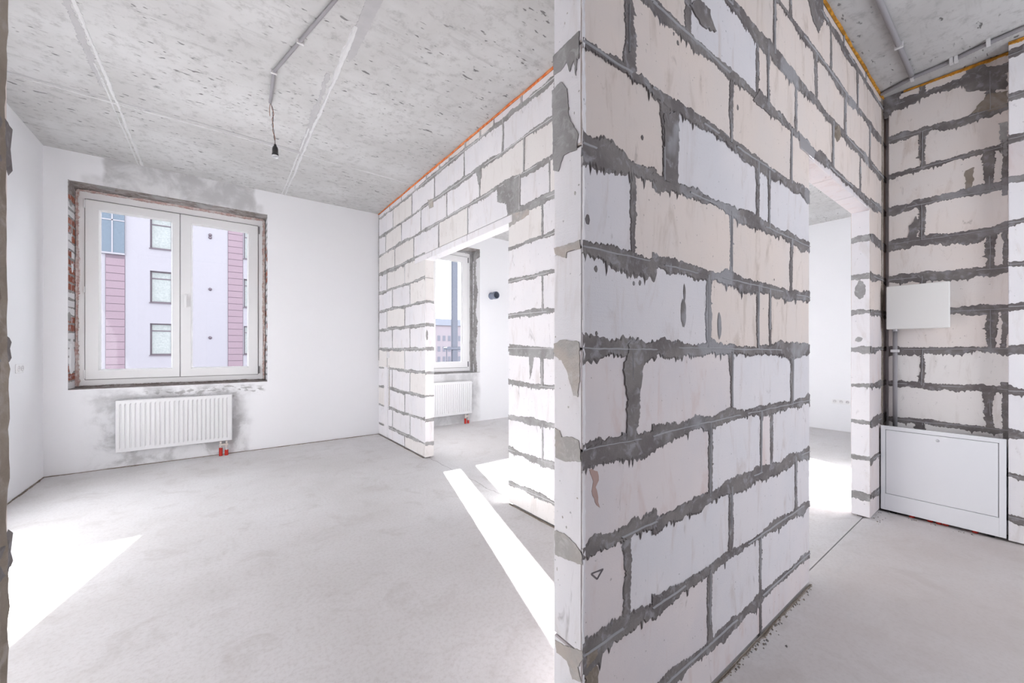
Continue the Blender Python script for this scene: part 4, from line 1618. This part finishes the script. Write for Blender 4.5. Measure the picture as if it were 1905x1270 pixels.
tiles(bx(197), bx(232), -1.4, 6.35, 0.42)
tiles(bx(424.5), bx(451.5), -1.6, 9.6, 0.40)
mb = MB()
mb.box(bx(190), bx(232), YB - 0.10, YB - 0.001, 6.45, 9.3)
pn = mb.build('glazed_loggia', 'panel_blue', e)
mb = MB()
mb.box(bx(190) - 0.05, bx(232) + 0.02, YB - 0.14, YB - 0.001, 6.36, 6.45)
mb.box(bx(190) - 0.05, bx(232) + 0.02, YB - 0.13, YB - 0.101, 8.2, 8.26)
mb.box(bx(208), bx(208) + 0.06, YB - 0.13, YB - 0.101, 6.45, 9.3)
mb.build('rail', 'stucco', pn)
for v in (437, 442, 538, 628):
    q = on_y(391, v, YB)
    mb = MB()
    mb.lathe((q[0], YB, q[2]), [(0.09, 0.0), (0.09, -0.04), (0.05, -0.09), (0.0, -0.09)], 10, 0, 'Y')
    mb.build('facade_anchor', 'frame_brown', e)

# distant town block seen in the second window
YT = 100.0
q0, q1 = on_y(700, 605, YT), on_y(905, 605, YT)
e = empty('town_building', (50, YT, GZ))
tag(e, 'distant pale brick building with rows of small windows below the sky', 'building')
ZT = on_y(820, 605, YT)[2]
mb = MB()
mb.box(q0[0], q1[0], YT, YT + 14, GZ, ZT)
mb.build('facade_wall', 'far_wall', e)
mb = MB()
mb.add([(q0[0] - 0.5, YT - 0.4, ZT), (q1[0] + 0.5, YT - 0.4, ZT), (q1[0] + 0.5, YT + 14, ZT), (q0[0] - 0.5, YT + 14, ZT),
        (q0[0] + 2, YT + 3, ZT + 2.1), (q1[0] - 2, YT + 3, ZT + 2.1), (q1[0] - 2, YT + 11, ZT + 2.1), (q0[0] + 2, YT + 11, ZT + 2.1)],
       [(0, 1, 5, 4), (1, 2, 6, 5), (2, 3, 7, 6), (3, 0, 4, 7), (4, 5, 6, 7)])
mb.build('roof', 'far_roof', e)
pane = None
me = bpy.data.meshes.new('window')
t_ = MB()
t_.box(-0.42, 0.42, -0.06, 0.02, -0.75, 0.75)
me.from_pydata(t_.v, [], t_.f)
me.materials.append(MT['far_pane'])
xx = q0[0] + 1.2
while xx < q1[0] - 1:
    for zz in (on_y(820, 629, YT)[2], on_y(820, 649, YT)[2], on_y(820, 668, YT)[2]):
        t = bpy.data.objects.new('window', me)
        t.location = (xx, YT, zz)
        link(t, e, t.location)
    xx += 1.62

# steel post and railing of the balcony next door
e = empty('balcony_railing', (4.8, 8.6, -0.2))
tag(e, 'grey steel balcony post with handrail outside the far window', 'railing')
yb = 8.6
a, b = on_y(842.5, 500, yb)[0], on_y(852, 500, yb)[0]
mb = MB()
mb.bbox(a, b, yb, yb + 0.10, -0.2, 3.6, 0.01)
mb.build('post', 'post', e)
ra, rz = on_y(830, 650, yb)[0], on_y(845, 648, yb)[2]
mb = MB()
mb.bbox(ra, ra + 1.25, yb - 0.03, yb + 0.13, rz - 0.03, rz + 0.03, 0.01)
mb.build('handrail', 'post', e)
for i in range(9):
    mb = MB()
    mb.box(ra + 0.03 + i * 0.145, ra + 0.05 + i * 0.145, yb + 0.04, yb + 0.06, -0.2, rz - 0.029)
    mb.build('baluster', 'post', e)
mb = MB()
mb.box(ra, ra + 1.25, YA + 0.47, yb + 0.15, -0.40, -0.2)
mb.build('floor_slab', 'far_roof', e)
